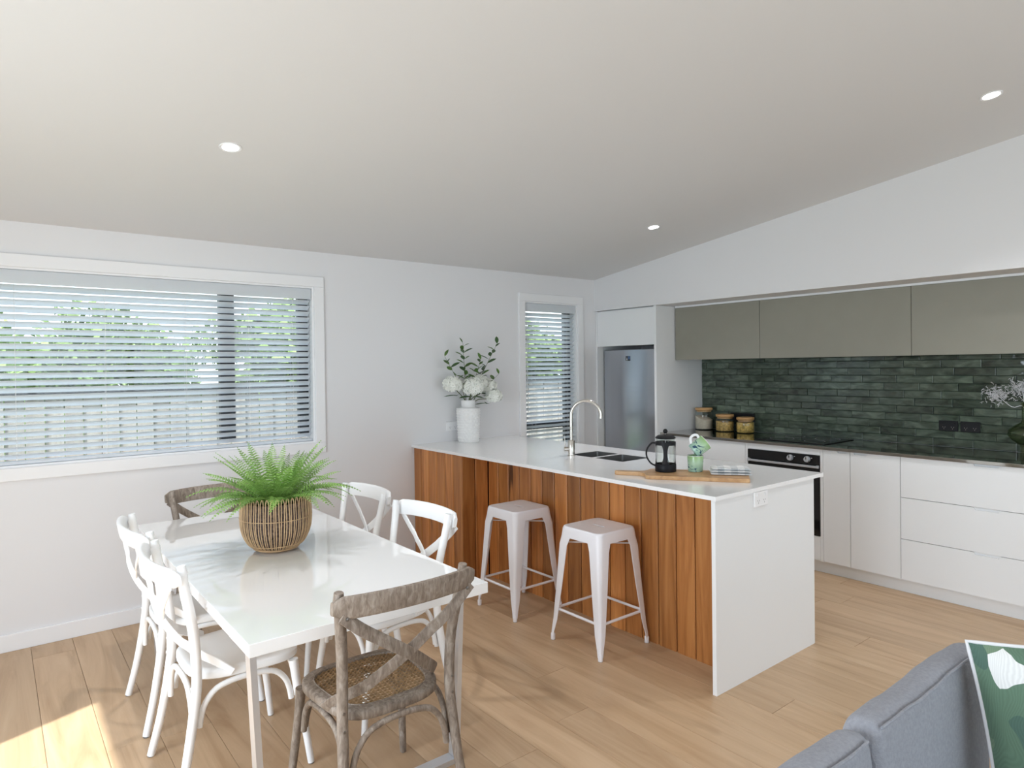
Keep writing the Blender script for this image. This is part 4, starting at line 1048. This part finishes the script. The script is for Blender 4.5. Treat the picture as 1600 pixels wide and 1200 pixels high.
# ------------------------------------------------------------------ jars on the bench
def jar(label, loc, r, h, fill, mat, tilt=0):
    t_ = thing('storage_jar', label, 'jar', loc, 0, 'glass storage jars by the cooktop'); hb_ = h-.024
    nk = r*.86
    MB().lathe([(.0,.0),(r*.93,0),(r,.008),(r,hb_*.78),(r*.97,hb_*.88),(nk,hb_*.95),(nk,hb_),(nk-.003,hb_),(nk-.003,hb_*.95),(r*.96-.003,hb_*.87),(r-.003,hb_*.77),(r-.003,.010),(r*.9,.005),(.0,.005)], 36, cap=False).build('glass_body', 'jarglass', t_, True)
    mb = MB(); n = 36; rr = r-.0045; vs = []
    prof_ = [(.0,.0062),(rr*.95,.0062),(rr,.012),(rr,1.0),(rr*.55,1.0),(.0001,1.0)]
    for i, (pr_, z_) in enumerate(prof_):
        for k in range(n):
            a = 2*PI*k/n; zz = z_ if i < 3 else fill+tilt*pr_*math.sin(a)+.003*math.sin(3*a)*(pr_/rr)
            vs.append((pr_*math.cos(a), pr_*math.sin(a), zz))
    mb.add(vs, [(i*n+k, i*n+(k+1)%n, (i+1)*n+(k+1)%n, (i+1)*n+k) for i in range(5) for k in range(n)]).build('contents', mat, t_, True)
    MB().lathe([(.0,hb_+.001),(nk*1.06,hb_+.001),(nk*1.13,hb_+.006),(nk*1.13,h-.004),(nk*1.10,h),(.0,h)], 36, cap=False).build('wooden_lid', 'bamboo', t_, True)
    MB().lathe([(nk-.004,hb_-.012),(nk-.004,hb_+.001)], 24, cap=True).build('lid_plug', 'bamboo', t_, True)
jar('tallest glass jar, filled with pale oats, wooden lid', (5.075, 3.600, ZC), .080, .196, .105, 'flour', .30)
jar('glass jar of pasta between the two other jars, wooden lid', (5.060, 3.372, ZC), .080, .148, .085, 'pasta', .05)
jar('lowest glass jar filled with golden cereal, wooden lid', (5.050, 3.165, ZC), .075, .134, .090, 'cereal', .0)
# green glass vase with white dried stems
gv = thing('glass_vase', 'green glass bulb vase standing on the steel bench by the tiles', 'vase', (5.010, 1.200, ZC))
MB().lathe([(.0,0),(.036,0),(.038,.004),(.034,.050),(.045,.068),(.085,.098),(.103,.130),(.098,.160),(.065,.190),(.036,.205),(.030,.225),(.030,.325),(.033,.330),(.028,.325),(.027,.225),(.033,.207),(.062,.188),(.095,.159),(.100,.130),(.083,.101),(.043,.072),(.0,.066)], 40, cap=False).build('glass_body', 'greenglass', gv, True)
def coral(tip, seed, label):
    rn = random.Random(seed); t_ = thing('dried_stem', label, 'dried flower', (5.010, 1.200, ZC+.075), 0, 'dried stems in the glass vase')
    tp = Vector(tip)-Vector(t_.location)
    MB().tube(spline([(0,0,0),(tp.x*.1,tp.y*.1,.22),(tp.x*.5,tp.y*.5,tp.z*.75),tuple(tp)], 5), .002, 6).build('stem', 'piping', t_, True)
    mb = MB()
    for k in range(190):
        p = tp+Vector((rn.gauss(0,.024), rn.gauss(0,.032), rn.gauss(-.005,.026))); d = Vector((rn.gauss(0,1), rn.gauss(0,1), rn.gauss(.3,1))).normalized()*rn.uniform(.014,.03)
        mb.tube([p, p+d*.5+Vector((0,0,.002)), p+d], [.0014,.0012,.0007], 4)
        e = d.orthogonal().normalized()*.010; mb.tube([p+d*.5, p+d*.8+e], [.001,.0006], 4)
    mb.build('dried_sprays', 'piping', t_)['kind'] = 'stuff'
coral((4.990, 1.355, 1.285), 1, 'white dried spray hanging from the glass vase towards the cooktop')
coral((4.990, 1.225, 1.330), 2, 'white dried spray standing straight up in the glass vase')
coral((5.030, 1.080, 1.330), 3, 'white dried spray leaning from the glass vase away from the cooktop')

# ------------------------------------------------------------------ sofa and cushion
def pillow(hx_, hy_, hz_, n=14, p=3.2, q=.5):
    # soft box: superellipsoid in local axes
    mb = MB(); rows = 18; vs = []
    for i in range(rows+1):
        ph = -PI/2+PI*i/rows
        for k in range(n*4):
            th = 2*PI*k/(n*4)
            c = lambda a, e: math.copysign(abs(math.cos(a))**e, math.cos(a)); s_ = lambda a, e: math.copysign(abs(math.sin(a))**e, math.sin(a))
            vs.append((hx_*c(ph, q)*c(th, .28), hy_*s_(ph, q), hz_*c(ph, q)*s_(th, .28)))
    m_ = n*4; fs = [(i*m_+k, i*m_+(k+1)%m_, (i+1)*m_+(k+1)%m_, (i+1)*m_+k)[::-1] for i in range(rows) for k in range(m_)]
    return mb.add(vs, fs)
so = thing('sofa', 'grey fabric sofa with its back to the kitchen island', 'sofa', (1.2, .25, 0))
def spart(name, x0, x1, y0, y1, z0, z1, bev=.02): return MB().box(x0-1.2, x1-1.2, y0-.25, y1-.25, z0, z1).build(name, 'sofa', so, True, bev)
spart('base', .40, 2.06, -.22, .66, .12, .32)
spart('backrest_shell', .40, 2.055, .600, .672, .32, .715, .03)
spart('side_panel', 2.00, 2.06, -.22, .60, .12, .365, .02); spart('arm', .375, .50, -.22, .60, .12, .58, .035)
for a, b in ((.505, 1.245), (1.25, 1.995)): spart('seat_cushion', a, b, -.24, .53, .322, .385, .02)
for a, b in ((.50, 1.395), (1.40, 2.045)):
    h_ = (b-a)/2; mb = MB(); nx, secs = 26, []
    prof_ = [(.055,-.140),(.060,.0),(.058,.17),(.048,.205),(.020,.222),(-.012,.224),(-.030,.214),(-.038,.190),(-.050,.02),(-.058,-.10),(-.050,-.140)]
    for k in range(nx+1):
        u = -1+2*k/nx; e = (1-abs(u)**10)**.5 if abs(u) < 1 else 0; sag = .003*math.sin(k*.45)+.0012*math.sin(k*1.3)
        secs.append([(h_*u, y_*(.75+.25*e), z_*(.975+.025*e)+sag*(1 if z_ > .1 else 0)) for y_, z_ in prof_])
    m_ = len(prof_)
    fs = [(k*m_+j, k*m_+(j+1) % m_, (k+1)*m_+(j+1) % m_, (k+1)*m_+j)[::-1] for k in range(nx) for j in range(m_)]+[tuple(range(m_)), tuple(nx*m_+j for j in reversed(range(m_)))]
    mb.add([v for q in secs for v in q], fs)
    bc = mb.build('back_cushion', 'sofa', so, True, loc=((a+b)/2-1.2, .618-.25, .530))
    sub = bc.modifiers.new('soft', 'SUBSURF'); sub.levels = 1; sub.render_levels = 1
    MB().tube([(v[7-0][0], v[6][1]-.003, v[6][2]+.001) for v in secs[1:-1]], .0032, 6).build('cushion_seam', 'sofa', bc, True)
for px in (.48, 1.98):
    for py in (-.15, .58): MB().lathe([(.018,0),(.026,.12)], 14, px-1.2, py-.25).build('leg', 'board', so, True)
cu = thing('throw_cushion', 'leaf print cushion with white piping leaning on the sofa arm', 'cushion', (1.90, .40, .465))
tl, bl = Vector((1.875,.572,.800)), Vector((1.815,.490,.400)); ex = Vector((.40,-.915,.0)).normalized(); ez = (tl-bl).normalized(); ex = (ex-ez*ex.dot(ez)).normalized(); ny = ez.cross(ex)
hc = .215; ctr = bl+(tl-bl)*.5+ex*hc
R4 = Matrix((( *(ex),0),( *(ez),0),( *(ny),0),(0,0,0,1))).transposed()
def cush():
    mb = MB(); n = 22; vs = []; k = n+1
    for sgn in (1, -1):
        for j in range(k):
            for i in range(k):
                u, v = -1+2*i/n, -1+2*j/n; e = max(0, (1-u*u)*(1-v*v))**.42
                pin = 1-.05*(1-abs(v)**2)*abs(u)**4-.0; pin2 = 1-.05*(1-abs(u)**2)*abs(v)**4
                vs.append((hc*u*pin, hc*v*pin2, sgn*.068*e))
    fs = []; q = k*k
    for j in range(n):
        for i in range(n):
            fs.append((j*k+i, j*k+i+1, (j+1)*k+i+1, (j+1)*k+i)); fs.append((q+(j+1)*k+i, q+(j+1)*k+i+1, q+j*k+i+1, q+j*k+i))
    return mb.add(vs, fs)
cb_ = cush().build('cover', 'leafprint', cu, True)
edge = []
for u, v in [(-1+2*i/20, -1) for i in range(20)]+[(1, -1+2*i/20) for i in range(20)]+[(1-2*i/20, 1) for i in range(20)]+[(-1, 1-2*i/20) for i in range(20)]:
    edge.append((hc*u*(1-.05*(1-v*v)*abs(u)**4), hc*v*(1-.05*(1-u*u)*abs(v)**4), 0))
pb = MB().tube(edge, .005, 8, True).build('piping', 'piping', cu, True)
cu.matrix_world = Matrix.Translation(ctr) @ R4

# ------------------------------------------------------------------ downlights
def ceil_rot(): return (-math.atan(SL), 0, 0)
for x_, y_, lab in ((.854, 3.092, 'round recessed downlight above the dining table'), (3.779, 3.096, 'round recessed downlight above the kitchen aisle near the fridge'), (3.776, 1.039, 'round recessed downlight above the open end of the kitchen'), (.854, 1.04, 'round recessed downlight above the sofa')):
    t_ = thing('downlight', lab, 'downlight', (x_, y_, cz(y_)), 0, 'recessed ceiling downlights'); t_.rotation_euler = ceil_rot()
    MB().lathe([(.036,-.002),(.046,-.004),(.048,-.001),(.048,.0)], 32, cap=False).build('trim_ring', 'trim', t_, True)
    MB().lathe([(.0,-.0012),(.037,-.0012),(.038,-.0008)], 32, cap=False).build('lens', 'lamp', t_)
    l = light('downlight_lamp', 'SPOT', (x_, y_, cz(y_)-.02), (0, 0, -1), 34, (.98, .98, 1.0), spot_size=1.9, spot_blend=.8, shadow_soft_size=.04)
